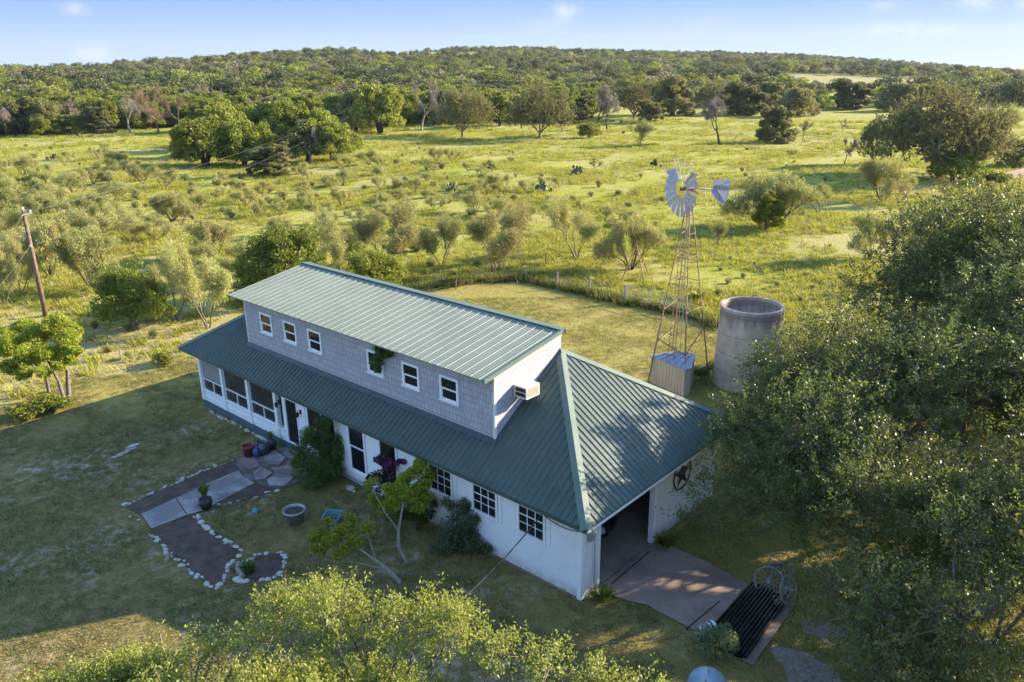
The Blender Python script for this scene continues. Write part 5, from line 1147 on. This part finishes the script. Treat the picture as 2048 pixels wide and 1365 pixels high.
big_oak('live_oak', 'broad live oak filling the right edge beyond the concrete tank', 26.0, 36.0, 8.6, 1.5, 9.6, 230000, M['oak_near'], 202, .13, 150, spray=1.0)
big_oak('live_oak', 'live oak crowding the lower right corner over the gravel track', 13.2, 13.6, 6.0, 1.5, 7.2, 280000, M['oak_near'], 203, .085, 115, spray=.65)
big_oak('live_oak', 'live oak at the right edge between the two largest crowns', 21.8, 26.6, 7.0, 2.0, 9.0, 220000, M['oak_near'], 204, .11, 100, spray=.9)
front = [(445, 1265, 4.6, .14), (320, 1270, 4.3, .12), (640, 1190, 5.3, .38), (680, 1205, 5.4, .4), (590, 1200, 5.2, .3), (850, 1215, 5.5, .35), (925, 1235, 5.4, .33), (1000, 1310, 5.2, .42), (1100, 1330, 5.0, .42), (1200, 1375, 4.6, .45), (1290, 1395, 4.4, .4), (740, 1245, 5.4, .4), (800, 1260, 5.4, .5), (660, 1230, 5.7, .6), (560, 1230, 5.3, .5), (900, 1270, 5.5, .6), (500, 1300, 5.1, .5), (400, 1320, 4.8, .4)]
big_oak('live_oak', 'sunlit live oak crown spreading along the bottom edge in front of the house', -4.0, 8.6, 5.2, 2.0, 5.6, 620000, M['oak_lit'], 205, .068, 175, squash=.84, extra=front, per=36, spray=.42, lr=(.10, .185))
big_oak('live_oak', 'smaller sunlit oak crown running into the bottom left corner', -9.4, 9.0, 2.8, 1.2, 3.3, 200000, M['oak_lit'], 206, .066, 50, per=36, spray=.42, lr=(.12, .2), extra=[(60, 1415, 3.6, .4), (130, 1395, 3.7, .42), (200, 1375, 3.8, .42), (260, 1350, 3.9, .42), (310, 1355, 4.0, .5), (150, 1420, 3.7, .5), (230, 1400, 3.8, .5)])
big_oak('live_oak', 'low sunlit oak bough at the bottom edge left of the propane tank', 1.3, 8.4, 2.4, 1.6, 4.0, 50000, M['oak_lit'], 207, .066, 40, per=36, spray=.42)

# ------------------------------------------------------------------ trees of the field, one by one (pixel of the foot, top, width)
ONE = [
 ('weep0', 'bare_tree', 1440, 290, 203, 95, 'drooping grey leafless tree standing alone right of the windmill', 'tree'),
 ('oak1', 'oak_tree', 1550, 286, 214, 82, 'small round oak alone in the pasture right of the drooping grey tree', 'tree'),
 ('bare1', 'bare_tree', 1605, 282, 244, 32, 'thin bare young tree right of the small round oak', 'tree'),
 ('bare0', 'bare_tree', 1684, 268, 240, 26, 'tiny bare sapling alone in the far pasture', 'tree'),
 ('brown0', 'scrub_tree', 1688, 331, 279, 62, 'brownish scrub tree left of the giant oak', 'tree'),
 ('mesq1', 'mesquite_tree', 1583, 312, 300, 30, 'tiny mesquite right of the far fence post', 'mesquite'),
 ('mesqbig', 'mesquite_tree', 1765, 405, 316, 108, 'pale feathery tree with dark forked trunk in front of the giant oak', 'tree'),
 ('mesq2', 'mesquite_tree', 1812, 390, 346, 34, 'slim pale sapling touching the right of the pale feathery tree', 'tree'),
 ('jun1', 'scrub_tree', 1745, 330, 228, 66, 'grey-green tree leaning on the left flank of the giant oak', 'tree'),
 ('elm1', 'green_tree', 1905, 362, 300, 120, 'undergrowth thicket at the foot of the giant oak', 'bush'),
 ('oak2', 'oak_tree', 2030, 335, 272, 80, 'olive bush at the right frame edge above the dirt road', 'bush'),
 ('mesq0', 'mesquite_tree', 1998, 285, 208, 66, 'light spindly tree right of the giant oak', 'tree'),
 ('mesqbig', 'mesquite_thicket', 1545, 455, 348, 168, 'wide olive mesquite thicket right of the windmill tail', 'mesquite'),
 ('neartree', 'green_tree', 1535, 462, 382, 74, 'bright leafy green tree growing inside the wide olive thicket', 'tree'),
 ('mesq3', 'mesquite_tree', 1638, 428, 366, 56, 'small pale mesquite right of the wide olive thicket', 'mesquite'),
 ('mesq0', 'mesquite_tree', 1433, 492, 438, 38, 'thin mesquite sapling in the shade left of the olive thicket', 'mesquite'),
 ('mesqbig', 'mesquite_tree', 1742, 520, 424, 104, 'faint feathery mesquite just above the near oak crowns', 'mesquite'),
 ('nearmesq', 'mesquite_tree', 1155, 519, 390, 150, 'vase-shaped mesquite with many bare stems behind the ridge end', 'mesquite'),
 ('nearmesq', 'mesquite_tree', 884, 532, 420, 110, 'slim mesquite with a clear dark trunk behind the dormer roof', 'mesquite'),
 ('nearmesq', 'mesquite_tree', 985, 548, 402, 190, 'wide many-stemmed mesquite behind the middle of the ridge', 'mesquite'),
 ('mesqbig', 'mesquite_tree', 1262, 540, 432, 128, 'bright rounded mesquite behind the steel derrick', 'mesquite'),
 ('nearmesq', 'mesquite_tree', 770, 540, 400, 170, 'grey twiggy mesquite behind the upper left of the dormer roof', 'mesquite'),
 ('nearmesq', 'mesquite_tree', 690, 560, 430, 120, 'pale mesquite squeezed between two green bushes beyond the roof', 'mesquite'),
 ('nearoak', 'green_tree', 570, 600, 446, 190, 'dark-hearted green tree rising behind the left end of the dormer roof', 'tree'),
 ('nearoak', 'green_tree', 752, 590, 492, 130, 'round green tree right behind the middle of the dormer roof', 'tree'),
 ('nearoak', 'green_shrub', 272, 658, 528, 150, 'big multi-stemmed green shrub in the weeds left of the house', 'bush'),
 ('nearmesq', 'mesquite_tree', 418, 655, 470, 150, 'leaning mesquite with dark bare limbs at the left roof corner', 'mesquite'),
 ('nearmesq', 'mesquite_tree', 350, 640, 500, 110, 'loose pale mesquite right of the multi-stemmed green shrub', 'mesquite'),
 ('nearmesq', 'mesquite_tree', 40, 592, 470, 90, 'small mesquite left of the foot of the brown pole', 'mesquite'),
 ('mesqbig', 'mesquite_tree', 102, 556, 440, 110, 'mesquite right of the upper half of the brown pole', 'mesquite'),
 ('mesqbig', 'mesquite_tree', 188, 580, 460, 130, 'broad mesquite midway between the brown pole and the green shrub', 'mesquite'),
 ('nearmesq', 'mesquite_tree', 10, 612, 480, 70, 'mesquite cut by the left frame edge below the power lines', 'mesquite'),
 ('mesqbig', 'mesquite_tree', 346, 443, 384, 80, 'mesquite under the upper power line near the field centre', 'mesquite'),
 ('mesqbig', 'mesquite_tree', 430, 520, 440, 110, 'mesquite in the field directly above the left roof corner', 'mesquite'),
 # tree cluster left of centre
 ('elm0', 'elm_tree', 410, 332, 232, 130, 'bright green elm at the left end of the field cluster', 'tree'),
 ('elm2', 'elm_tree', 425, 262, 192, 95, 'yellow-green elm standing just behind the field cluster', 'tree'),
 ('elm1', 'elm_tree', 488, 330, 240, 110, 'leafy green elm second in the field cluster', 'tree'),
 ('elm0', 'elm_tree', 590, 300, 200, 120, 'dense elm at the back of the field cluster', 'tree'),
 ('elm2', 'elm_tree', 665, 322, 236, 90, 'green elm closing the right end of the field cluster', 'tree'),
 ('jun0', 'scrub_tree', 615, 325, 240, 110, 'dark scrubby tree in the heart of the field cluster', 'tree'),
 ('elm1', 'green_shrub', 702, 305, 262, 60, 'low green shrub trailing off the right end of the cluster', 'bush'),
 ('oak0', 'oak_tree', 540, 352, 288, 96, 'low grey oak with dead limbs at the front of the cluster', 'tree'),
 ('bare0', 'dead_tree', 622, 328, 262, 74, 'dead grey tree sprawled at the front of the cluster', 'dead tree'),
 ('elm1', 'elm_tree', 455, 300, 205, 100, 'tall green elm filling the middle back of the field cluster', 'tree'),
 ('elm2', 'elm_tree', 545, 285, 196, 100, 'round elm between the tallest trees at the back of the cluster', 'tree'),
 ('elm0', 'elm_tree', 385, 318, 250, 80, 'lowest bright elm at the outer left corner of the cluster', 'tree'),
 ('elm1', 'elm_tree', 645, 300, 215, 90, 'green elm behind the right end of the field cluster', 'tree'),
 ('elm0', 'elm_tree', 520, 330, 262, 90, 'bushy elm in front of the cluster centre', 'tree'),
 # left edge of the wood
 ('bare1', 'dead_tree', 262, 268, 200, 54, 'white skeleton of a dead tree at the wood edge', 'dead tree'),
 ('brown0', 'brown_tree', 318, 268, 178, 92, 'brown leafless-looking tree right of the white dead tree', 'tree'),
 ('brown0', 'brown_tree', 365, 262, 196, 90, 'dull brown tree between white dead tree and bright elms', 'tree'),
 ('elm2', 'yellow_shrub', 85, 272, 232, 46, 'small yellow-green tree standing before the dark wood edge', 'tree'),
 ('elm0', 'yellow_shrub', 140, 268, 228, 70, 'rounded yellow-green shrub at the left wood edge', 'bush'),
 ('weep0', 'bare_tree', 12, 275, 218, 60, 'grey bare tree at the far left frame edge', 'tree'),
 ('oak0', 'oak_tree', 45, 270, 196, 80, 'dark oak behind the bare tree at the left frame edge', 'tree'),
 ('elm1', 'green_tree', 205, 262, 195, 80, 'olive green tree behind the white dead tree to its left', 'tree'),
 # oak line at the top of the field
 ('elm0', 'elm_tree', 762, 268, 166, 112, 'leafy green tree beside the distant transformer pole', 'tree'),
 ('oak2', 'oak_tree', 712, 262, 168, 90, 'dark green oak left of the distant transformer pole', 'tree'),
 ('bare0', 'bare_tree', 843, 262, 162, 74, 'tall bare tree between the elm and the first weeping oak', 'tree'),
 ('elm2', 'elm_tree', 1000, 252, 176, 76, 'green tree glimpsed between the two biggest oaks of the line', 'tree'),
 ('weep0', 'bare_tree', 1188, 268, 178, 96, 'grey purplish bare tree touching the right of the densest oak', 'tree'),
 ('weep0', 'bare_tree', 1215, 262, 206, 70, 'low drooping grey thicket at the end of the oak line', 'tree'),
 ('elm1', 'green_shrub', 1178, 276, 246, 54, 'bright green bush at the foot of the bare purplish tree', 'bush'),
 ('mesq0', 'mesquite_tree', 1278, 290, 238, 52, 'small pale tree standing before the gap in the tree line', 'tree'),
 ('oak1', 'oak_tree', 1345, 232, 152, 100, 'spreading oak second in the right-hand line', 'tree'),
 ('oak0', 'oak_tree', 1300, 244, 200, 60, 'low bush beneath the first oak of the right-hand line', 'bush'),
 ('oak0', 'oak_tree', 1490, 230, 164, 95, 'leaning dark oak in the middle of the right-hand line', 'tree'),
 ('oak1', 'oak_tree', 1530, 222, 166, 80, 'oak directly behind the small round pasture oak', 'tree'),
 ('oak2', 'oak_tree', 1595, 232, 168, 100, 'dark low-branched oak near the right end of the line', 'tree'),
 ('oak0', 'oak_tree', 1700, 218, 158, 90, 'olive oak with a sunlit gap under it', 'tree'),
 ('elm1', 'elm_tree', 1640, 222, 190, 60, 'yellowish tree in the sunlit gap of the right-hand line', 'tree'),
 ('oak1', 'oak_tree', 1790, 222, 168, 90, 'grey-green oak behind the left shoulder of the giant oak', 'tree'),
 ('jun0', 'dark_tree', 2025, 225, 158, 90, 'dark bluish tree at the right frame edge above the pasture', 'tree'),
]
for (kind, nm_, px, py, top, w, lb, cat_) in ONE: place_px(kind, nm_, px, py, top, w, lb, cat_)
FAR_OAKS = [(1880, 352, 176, 262, 'giant dark live oak dominating the right side of the pasture', 301, 95000), (925, 274, 168, 146, 'big weeping oak left of centre in the oak line', 302, 45000), (1080, 278, 168, 150, 'densest big oak in the middle of the oak line', 303, 50000), (1268, 240, 166, 84, 'rounded shady oak across the gap, before the right-hand line', 304, 26000), (1420, 228, 166, 84, 'shady oak right behind the drooping grey tree', 305, 26000)]
for px, py, top, wpx, lb, sd, n_ in FAR_OAKS:
    x, y, z = GT(px, py); dist = y * _cp - (z - H) * _sp; Rr_ = wpx * dist / F_PX / 2; hh = 3.0
    while proj(x, y, z + hh)[1] > top and hh < 20: hh += .1
    o = big_oak('oak_tree', lb, x, y, Rr_ * .86, .9, hh * .94, n_, M['oak'], sd, .24, 90, .55, spray=.16 * Rr_, lr=(.12, .24)); o.location.z = z
# vines over the far right fence
for k, (px, py) in enumerate([(1950, 372), (1975, 362), (2000, 366)]):
    place_px('bush0', 'vine_clump', px, py, py - 26, 44, ['bright vine mound on the fence at the right', 'tallest bright vine mound on the right fence', 'last vine mound before the dirt road'][k], 'vine')

# prickly pears
rng = rs(500); Vc = []
for k in range(26):
    a = rng.uniform(0, 6.28); c = np.array([rng.normal(0, .28), rng.normal(0, .28), rng.uniform(.1, .75)]); n_ = np.array([math.cos(a), math.sin(a), rng.normal(0, .3)]); t_ = np.cross(n_, [0, 0, 1.]); t_ /= np.linalg.norm(t_); u_ = np.cross(t_, n_); u_ /= np.linalg.norm(u_)
    for f in range(3):
        t0_ = f * math.pi / 3; 
        Vc += [c + .14 * (t_ * math.cos(x_) + u_ * 1.3 * math.sin(x_)) for x_ in (t0_, t0_ + math.pi / 3 * 1, t0_ + math.pi, t0_ + math.pi * 4 / 3)]
cm_ = quads_mesh('cactus', np.array(Vc), len(Vc) // 4, rng.uniform(0, 1, len(Vc) // 4)); cm_.materials.append(leafmat('cactus_pad', (.08, .09, .05), (.16, .17, .10), None, 0, .6))
for px, py, s_, lb in [(908, 386, 1.5, 'dark prickly pear clump in the field above the ridge'), (1082, 384, 1.6, 'dark prickly pear clump under the oak line shade, near centre'), (982, 341, 1.1, 'small prickly pear far up the middle of the field'), (1155, 350, 1.5, 'prickly pear clump left of the windmill wheel'), (1308, 334, 1.3, 'prickly pear clump just left of the stripped windmill arms'), (606, 342, 1.0, 'dark prickly pear beside the fallen dead tree'),
                       (158, 275, 1.4, 'dark low cactus mound at the left wood edge'), (108, 320, 1.2, 'lone dark cactus in the open left field')]:
    x, y, z = GT(px, py); o = link('prickly_pear', cm_, label=lb, cat='cactus'); o.location = (x, y, z); o.scale = (s_,) * 3; o.rotation_euler = (0, 0, px)

# ------------------------------------------------------------------ field brush
NAMED = [GT(t[2], t[3])[:2] for t in ONE] + [GT(t[0], t[1])[:2] for t in FAR_OAKS]
rngb = rs(900); made = 0; spots = []
zones = [  # polygon in photo px, count, kinds, height range m, label, group
 ([(0, 315), (230, 300), (360, 380), (330, 500), (0, 540)], 72, ('mesq', 'brush'), (1.6, 3.3), 'feathery yellow-green mesquite scrub of the left field above the brown pole', 'mesquite scrub left of the power lines'),
 ([(0, 275), (200, 285), (300, 330), (200, 335), (0, 330)], 12, ('brush',), (.8, 1.4), 'low pale bush in the open grass below the left wood edge', 'low bushes below the left wood'),
 ([(330, 360), (640, 345), (700, 420), (520, 440), (360, 470)], 42, ('mesq', 'brush'), (1.2, 2.3), 'feathery mesquite scrub under the power lines', 'mesquite scrub under the power lines'),
 ([(640, 320), (1000, 320), (1060, 440), (680, 460)], 60, ('mesq', 'brush'), (1.1, 2.4), 'grey-green mesquite scrub in the middle of the field', 'mesquite scrub in mid field'),
 ([(1000, 320), (1320, 340), (1330, 460), (1060, 470)], 24, ('mesq', 'brush'), (.8, 1.7), 'loose mesquite scrub between the cactus clumps and the windmill', 'mesquite scrub left of the windmill'),
 ([(660, 280), (1150, 285), (1300, 320), (700, 320)], 14, ('brush',), (.7, 1.2), 'tiny tussock bush in the bright grass below the oak line', 'tussocks below the oak line'),
 ([(350, 470), (700, 430), (900, 480), (860, 540), (600, 520), (400, 600)], 22, ('mesq', 'brush'), (1.2, 2.6), 'mesquite scrub close behind the house roof', 'mesquite scrub behind the roof'),
 ([(180, 600), (380, 640), (390, 700), (200, 730), (170, 640)], 16, ('brush',), (.45, .9), 'small weedy bush in the dry grass left of the porch', 'weedy bushes left of the porch'),
 ([(1400, 300), (1700, 300), (1720, 380), (1480, 380)], 12, ('brush',), (.7, 1.3), 'low pasture bush near the far fence posts', 'low bushes of the right pasture'),
 ([(1560, 520), (1700, 480), (1640, 600), (1560, 640), (1420, 590), (1440, 520)], 16, ('brush',), (.5, 1.0), 'small tussock in the grass beyond the concrete tank', 'tussocks beyond the tank'),
 ([(1230, 245), (1330, 235), (1330, 262), (1240, 275)], 5, ('brush',), (.9, 1.5), 'small bush in the sunny gap of the tree line', 'bushes in the gap'),
 ([(840, 545), (1040, 520), (1050, 555), (880, 575)], 10, ('brush',), (.6, 1.3), 'green weeds grown up along the back fence', 'weeds along the back fence'),
]
for poly, n_, kinds, (h0, h1), lb, grp in zones:
    xs = [p[0] for p in poly]; ys = [p[1] for p in poly]; k = 0; tries = 0
    while k < n_ and tries < n_ * 40:
        tries += 1; px, py = rngb.uniform(min(xs), max(xs)), rngb.uniform(min(ys), max(ys))
        if not inside(poly, px, py): continue
        x, y, z = GT(px, py)
        if any((x - a) ** 2 + (y - b_) ** 2 < 4 for a, b_ in spots): continue
        spots.append((x, y)); kd = kinds[0] if len(kinds) == 1 or rngb.random() < .55 else kinds[1]
        hh = rngb.uniform(h0, h1) * (1 if kd == 'mesq' else .62); v = rngb.integers(0, 4 if kd == 'mesq' else 3)
        place(f'{kd}{v}', 'mesquite_bush' if kd == 'mesq' else 'field_bush', x, y, hh * rngb.uniform(1.15, 1.7), hh, lb, 'bush', grp, rngb.uniform(0, 6.28), z); k += 1

# ------------------------------------------------------------------ the wood
edge_x = [-700, 0, 180, 250, 345, 560, 700, 860, 1000, 1160, 1235, 1320, 1400, 1620, 1800, 2048, 2900]
edge_y = [282, 276, 268, 262, 256, 250, 256, 252, 246, 250, 232, 222, 216, 218, 214, 214, 214]
clear_px = [[(1385, 150), (1560, 148), (1925, 162), (1925, 172), (1780, 198), (1580, 190), (1560, 172), (1385, 168)], [(700, 104), (1000, 108), (960, 116), (740, 114)], [(1200, 205), (1330, 202), (1330, 232), (1210, 245)], [(1640, 196), (1760, 200), (1760, 222), (1640, 222)], [(1080, 158), (1130, 156), (1130, 162), (1085, 164)], [(180, 160), (235, 152), (240, 168), (190, 172)]]
rngf = rs(1234); cand = []
def in_wood(x, y):
    px, py = proj(x, y, hz(x, y)); e = np.interp(px, edge_x, edge_y)
    if py > e: return False
    for c_ in clear_px:
        if inside(c_, np.array([px]), np.array([py]))[0]: return False
    return True
step_r = 150.0
while step_r < 1750:
    sp = 6.0 + max(0, step_r - 300) * .0085; naz = int(1.9 * step_r / sp)
    for k in range(naz):
        az = -.95 + 1.9 * (k + rngf.uniform(-.45, .45)) / naz; r_ = step_r + rngf.uniform(-.5, .5) * sp
        x, y = r_ * math.sin(az), r_ * math.cos(az)
        if r_ > np.interp(az, _az, _kr) * 1.12: continue
        if step_r < 700 and rngf.random() < .06: continue
        if in_wood(x, y) and all((x - a) ** 2 + (y - b_) ** 2 > 16 for a, b_ in NAMED): cand.append((r_, x, y))
    step_r += sp * .92
cand.sort(); near = [c_ for c_ in cand if abs(math.atan2(c_[1], c_[2])) < .62][:300]; ns_ = set(near); rest = [c_ for c_ in cand if c_ not in ns_]
kinds_ = ['oak0', 'oak1', 'oak2', 'elm0', 'elm1', 'elm2', 'jun0', 'jun1', 'bare0', 'brown0']
pw_l = [.10, .10, .10, .17, .16, .15, .07, .06, .04, .05]
def wood_label(px, kd):
    side_ = 'above the left field' if px < 350 else 'behind the field cluster' if px < 700 else 'behind the weeping oaks' if px < 1180 else 'beyond the windmill' if px < 1600 else 'behind the giant oak'
    nm_ = {'oak': 'dark grey-green oak', 'elm': 'yellow-green leafy tree', 'jun': 'dense dark green juniper', 'bar': 'bare grey tree', 'bro': 'brownish thin tree'}[kd[:3]]
    return f'{nm_} of the wood {side_}', f'wood edge: {nm_}s {side_}'
for r_, x, y in near:
    kd = rngf.choice(kinds_, p=pw_l); px, py = proj(x, y, hz(x, y)); lb, gp = wood_label(px, kd); hh = rngf.uniform(5.2, 8.8) * (.8 if kd[:3] in ('jun', 'bro') else 1)
    place(kd, {'oak': 'oak_tree', 'elm': 'elm_tree', 'jun': 'juniper_tree', 'bar': 'bare_tree', 'bro': 'brown_tree'}[kd[:3]], x, y, hh * rngf.uniform(1.05, 1.5), hh, lb, 'tree', gp, rngf.uniform(0, 6.28))

def scatter(name, pts, rot, scl, sources, m0=None, **k):
    """one object: source meshes repeated on stored points"""
    me = bpy.data.meshes.new(name); me.vertices.add(len(pts)); me.vertices.foreach_set('co', np.asarray(pts, np.float32).ravel())
    for nm_, arr, tp in (('rz', rot, 'FLOAT'), ('sc', scl, 'FLOAT_VECTOR')):
        a = me.attributes.new(nm_, tp, 'POINT'); a.data.foreach_set('vector' if tp != 'FLOAT' else 'value', np.asarray(arr, np.float32).ravel())
    a = me.attributes.new('which', 'INT', 'POINT'); a.data.foreach_set('value', rs(7).integers(0, len(sources), len(pts)).astype(np.int32)); me.update()
    o = bpy.data.objects.new(name, me); col.objects.link(o); tag(o, **k)
    ng = bpy.data.node_groups.new(name + '_nodes', 'GeometryNodeTree'); ng.interface.new_socket('Geometry', in_out='INPUT', socket_type='NodeSocketGeometry'); ng.interface.new_socket('Geometry', in_out='OUTPUT', socket_type='NodeSocketGeometry')
    N = ng.nodes; Lk = ng.links; gi, go = N.new('NodeGroupInput'), N.new('NodeGroupOutput')
    cc_ = bpy.data.collections.new(name + '_sources')
    for so in sources: cc_.objects.link(so)
    ci = N.new('GeometryNodeCollectionInfo'); ci.inputs['Collection'].default_value = cc_; ci.inputs['Separate Children'].default_value = True; ci.inputs['Reset Children'].default_value = True
    ip = N.new('GeometryNodeInstanceOnPoints'); ip.inputs['Pick Instance'].default_value = True
    def at(nm_, t_):
        n = N.new('GeometryNodeInputNamedAttribute'); n.data_type = t_; n.inputs['Name'].default_value = nm_; return n.outputs['Attribute']
    cx = N.new('ShaderNodeCombineXYZ'); Lk.new(at('rz', 'FLOAT'), cx.inputs['Z']); Lk.new(cx.outputs[0], ip.inputs['Rotation']); Lk.new(at('sc', 'FLOAT_VECTOR'), ip.inputs['Scale']); Lk.new(at('which', 'INT'), ip.inputs['Instance Index'])
    mp = N.new('GeometryNodeMeshToPoints'); Lk.new(gi.outputs[0], mp.inputs['Mesh']); Lk.new(mp.outputs[0], ip.inputs['Points'])
    Lk.new(ci.outputs[0], ip.inputs['Instance']); Lk.new(ip.outputs[0], go.inputs[0])
    md = o.modifiers.new('nodes', 'NODES'); md.node_group = ng; return o
FM = {'oak': leafmat('wood_oak_leaf', (.085, .095, .04), (.18, .185, .08), None, .25, .6, .2, hv=.35), 'elm': leafmat('wood_elm_leaf', (.13, .16, .03), (.25, .27, .06), None, .35, .6, .2, hv=.35), 'juniper': leafmat('wood_juniper_leaf', (.06, .08, .035), (.13, .145, .06), None, .2, .6, .2, hv=.3), 'mesq': leafmat('wood_dry_leaf', (.20, .175, .11), (.32, .28, .19), None, .2, .7, .1, hv=.3)}
srcs = []
for i, (m_, asp) in enumerate([('oak', 1.1), ('elm', 1.0), ('juniper', .8), ('elm', 1.1), ('oak', 1.0), ('mesq', 1.0), ('juniper', 1.0), ('oak', 1.2)]):
    rng = rs(700 + i); th = rng.uniform(0, 6.283, 22); ph = np.arccos(rng.uniform(-.5, 1, 22)); rr = rng.uniform(.2, .42, 22)
    C = np.stack([rr * np.sin(ph) * np.cos(th), rr * np.sin(ph) * np.sin(th), .5 + .42 * np.cos(ph) * rng.uniform(.6, 1, 22)], 1); rad = rng.uniform(.10, .2, 22)
    me = leaves('wood_tree', rng, C, rad, [60] * 22, .062, .75, .4, .85, FM[m_], True)
    srcs.append(bpy.data.objects.new('wood_tree', me))
pts, rot, scl = [], [], []
for r_, x, y in rest:
    hh = rngf.choice([4.2, 5.2, 6.5, 8.2, 10.0], p=[.2, .3, .27, .16, .07]) * rngf.uniform(.85, 1.15) * max(.6, min(1.08, 1.08 - (r_ - 430) * .0005)); w_ = hh * rngf.uniform(1.0, 1.6); pts.append((x, y, hz(x, y) - .1 * hh)); rot.append(rngf.uniform(0, 6.28)); scl.append((w_, w_, hh))
print('wood trees', len(near), len(rest))
scatter('forest', pts, rot, scl, srcs, kind='stuff', label='endless scrubby wood covering the far hills', cat='forest')

# ------------------------------------------------------------------ grass
def tuft_src(name, m, n, w, h, seed, bw=.02):
    rng = rs(seed); Vs = []
    for k in range(n):
        a = rng.uniform(0, 6.283); b0 = np.array([rng.normal(0, w * .3), rng.normal(0, w * .3), -.02]); ln = rng.uniform(.3, 1) * w * .5; tip = b0 + np.array([math.cos(a) * ln, math.sin(a) * ln, h * rng.uniform(.5, 1)]); s_ = np.array([-math.sin(a), math.cos(a), 0]) * bw
        Vs += [b0 - s_, b0 + s_, tip + s_ * .3, tip - s_ * .3]
    me = quads_mesh(name, np.array(Vs), n, rng.uniform(0, 1, n)); me.materials.append(m); return bpy.data.objects.new(name, me)
house_poly = [UV(-.1, -.1), UV(L + .1, -.1), UV(L + .1, W + .1), UV(-.1, W + .1)]
hard = [house_poly, drv] + [[G(*p) for p in v[0]] for v in beds.values()] + [[G(*p) for p in q_] for q_ in ([(283, 1030), (356, 997), (412, 970), (478, 943), (508, 968), (440, 1005), (378, 1031), (303, 1060)], [(472, 921), (487, 912), (520, 914), (560, 898), (590, 903), (628, 925), (620, 955), (560, 980), (519, 970), (500, 962), (478, 943)], [(1503, 1165), (1595, 1205), (1500, 1335), (1395, 1290)])]
rng = rs(42)
def field_points(n, r0, r1, keep):
    r_ = np.exp(rng.uniform(math.log(r0), math.log(r1), n)); az = rng.uniform(-.9, .9, n); x, y = r_ * np.sin(az), r_ * np.cos(az)
    k_ = keep(x, y); return x[k_], y[k_]
def not_hard(x, y):
    o = np.ones(len(x), bool)
    for p in hard: o &= ~inside(p, x, y)
    return o
x, y = field_points(115000, 36, 230, lambda x, y: ~inside(YARD, x, y) & not_hard(x, y))
patch = np.sin(x * .31 + np.sin(y * .21) * 2) + np.sin(y * .27 + np.sin(x * .17) * 2) + rng.normal(0, .9, len(x)); k_ = patch > .1; k_ &= ~(inside(DRY, x, y) & (rng.uniform(0, 1, len(x)) < .8)); x, y = x[k_], y[k_]
z = hfun(x, y); s_ = rng.uniform(.5, 1.35, len(x)); rr_ = np.hypot(x, y); s_ *= 1 + np.clip(rr_ - 80, 0, 150) * .004
scatter('field_grass', np.stack([x, y, z], 1), rng.uniform(0, 6.28, len(x)), np.stack([s_ * 1.1, s_ * 1.1, s_], 1), [tuft_src('tuft', M['grass'], 26, .8, .33, 1, .028), tuft_src('tuft', M['grass'], 30, 1.0, .26, 2, .028), tuft_src('tuft', M['straw'], 22, .7, .36, 3, .022), tuft_src('tuft', M['grass'], 24, .6, .45, 4, .022)], kind='stuff', label='bright green and straw coloured grass of the open field', cat='grass')
x = rng.uniform(-32, 26, 150000); y = rng.uniform(9, 54, 150000); k_ = inside(YARD, x, y) & not_hard(x, y); x, y = x[k_], y[k_]
pn = np.sin(x * .9 + np.sin(y * .7) * 1.5) * np.sin(y * .8 + np.sin(x * .6)) + rng.normal(0, .5, len(x)); k_ = pn > -.35; x, y = x[k_], y[k_]
bk = (x - HX) * _dv[0] + (y - HY) * _dv[1] > 3
for nm_, kk, ms, lb in (('back_lawn', bk, ('straw', 'grass', 'yardgrass'), 'mown golden grass of the back yard'), ('front_lawn', ~bk, ('yardgrass', 'yardgrass', 'shade_bush'), 'short dull turf of the front yard')):
    xx, yy = x[kk], y[kk]; s_ = np.exp(rng.normal(-.25, .35, len(xx))) * (1 if nm_ == 'back_lawn' else .9)
    scatter(nm_, np.stack([xx, yy, np.zeros(len(xx))], 1), rng.uniform(0, 6.28, len(xx)), np.stack([s_, s_, s_], 1), [tuft_src('blades', M[q_], 16, .32, .085, 20 + i, .012) for i, q_ in enumerate(ms)], kind='stuff', label=lb, cat='grass')

# ------------------------------------------------------------------ air
hb = MB(); hb.box(-3500, 3500, -200, 4200, -120, 130)
hm = bpy.data.materials.new('haze'); hm.use_nodes = True; hm.node_tree.nodes.clear()
pv = hm.node_tree.nodes.new('ShaderNodeVolumePrincipled'); pv.inputs['Density'].default_value = .00005; pv.inputs['Color'].default_value = (.75, .84, 1.0, 1); pv.inputs['Anisotropy'].default_value = .2
ho = hm.node_tree.nodes.new('ShaderNodeOutputMaterial'); hm.node_tree.links.new(pv.outputs[0], ho.inputs['Volume'])
hb.build('haze', hm, kind='stuff')

rw = rs(77); fx_, fy_ = [], []
line = [Vector(G(880, 575)), Vector(G(960, 562))] + [Vector(p) for p in FENCE[2:]]
for a, c in zip(line[:-1], line[1:]):
    n_ = int((c - a).length * 26); t_ = rw.uniform(0, 1, n_); p_ = np.array(a)[None] + (np.array(c) - np.array(a))[None] * t_[:, None] + rw.normal(0, .22, (n_, 2)); fx_.append(p_[:, 0]); fy_.append(p_[:, 1])
fx_, fy_ = np.concatenate(fx_), np.concatenate(fy_); sw = rw.uniform(.8, 2.0, len(fx_))
scatter('fence_weeds', np.stack([fx_, fy_, np.zeros(len(fx_))], 1), rw.uniform(0, 6.28, len(fx_)), np.stack([sw * .7, sw * .7, sw], 1), [tuft_src('weed', M['yardgrass'], 26, .6, .38, 5, .02), tuft_src('weed', M['shade_bush'], 26, .6, .34, 6, .022)], kind='stuff', label='tall unmown weeds in a dark line under the back fence', cat='weeds')
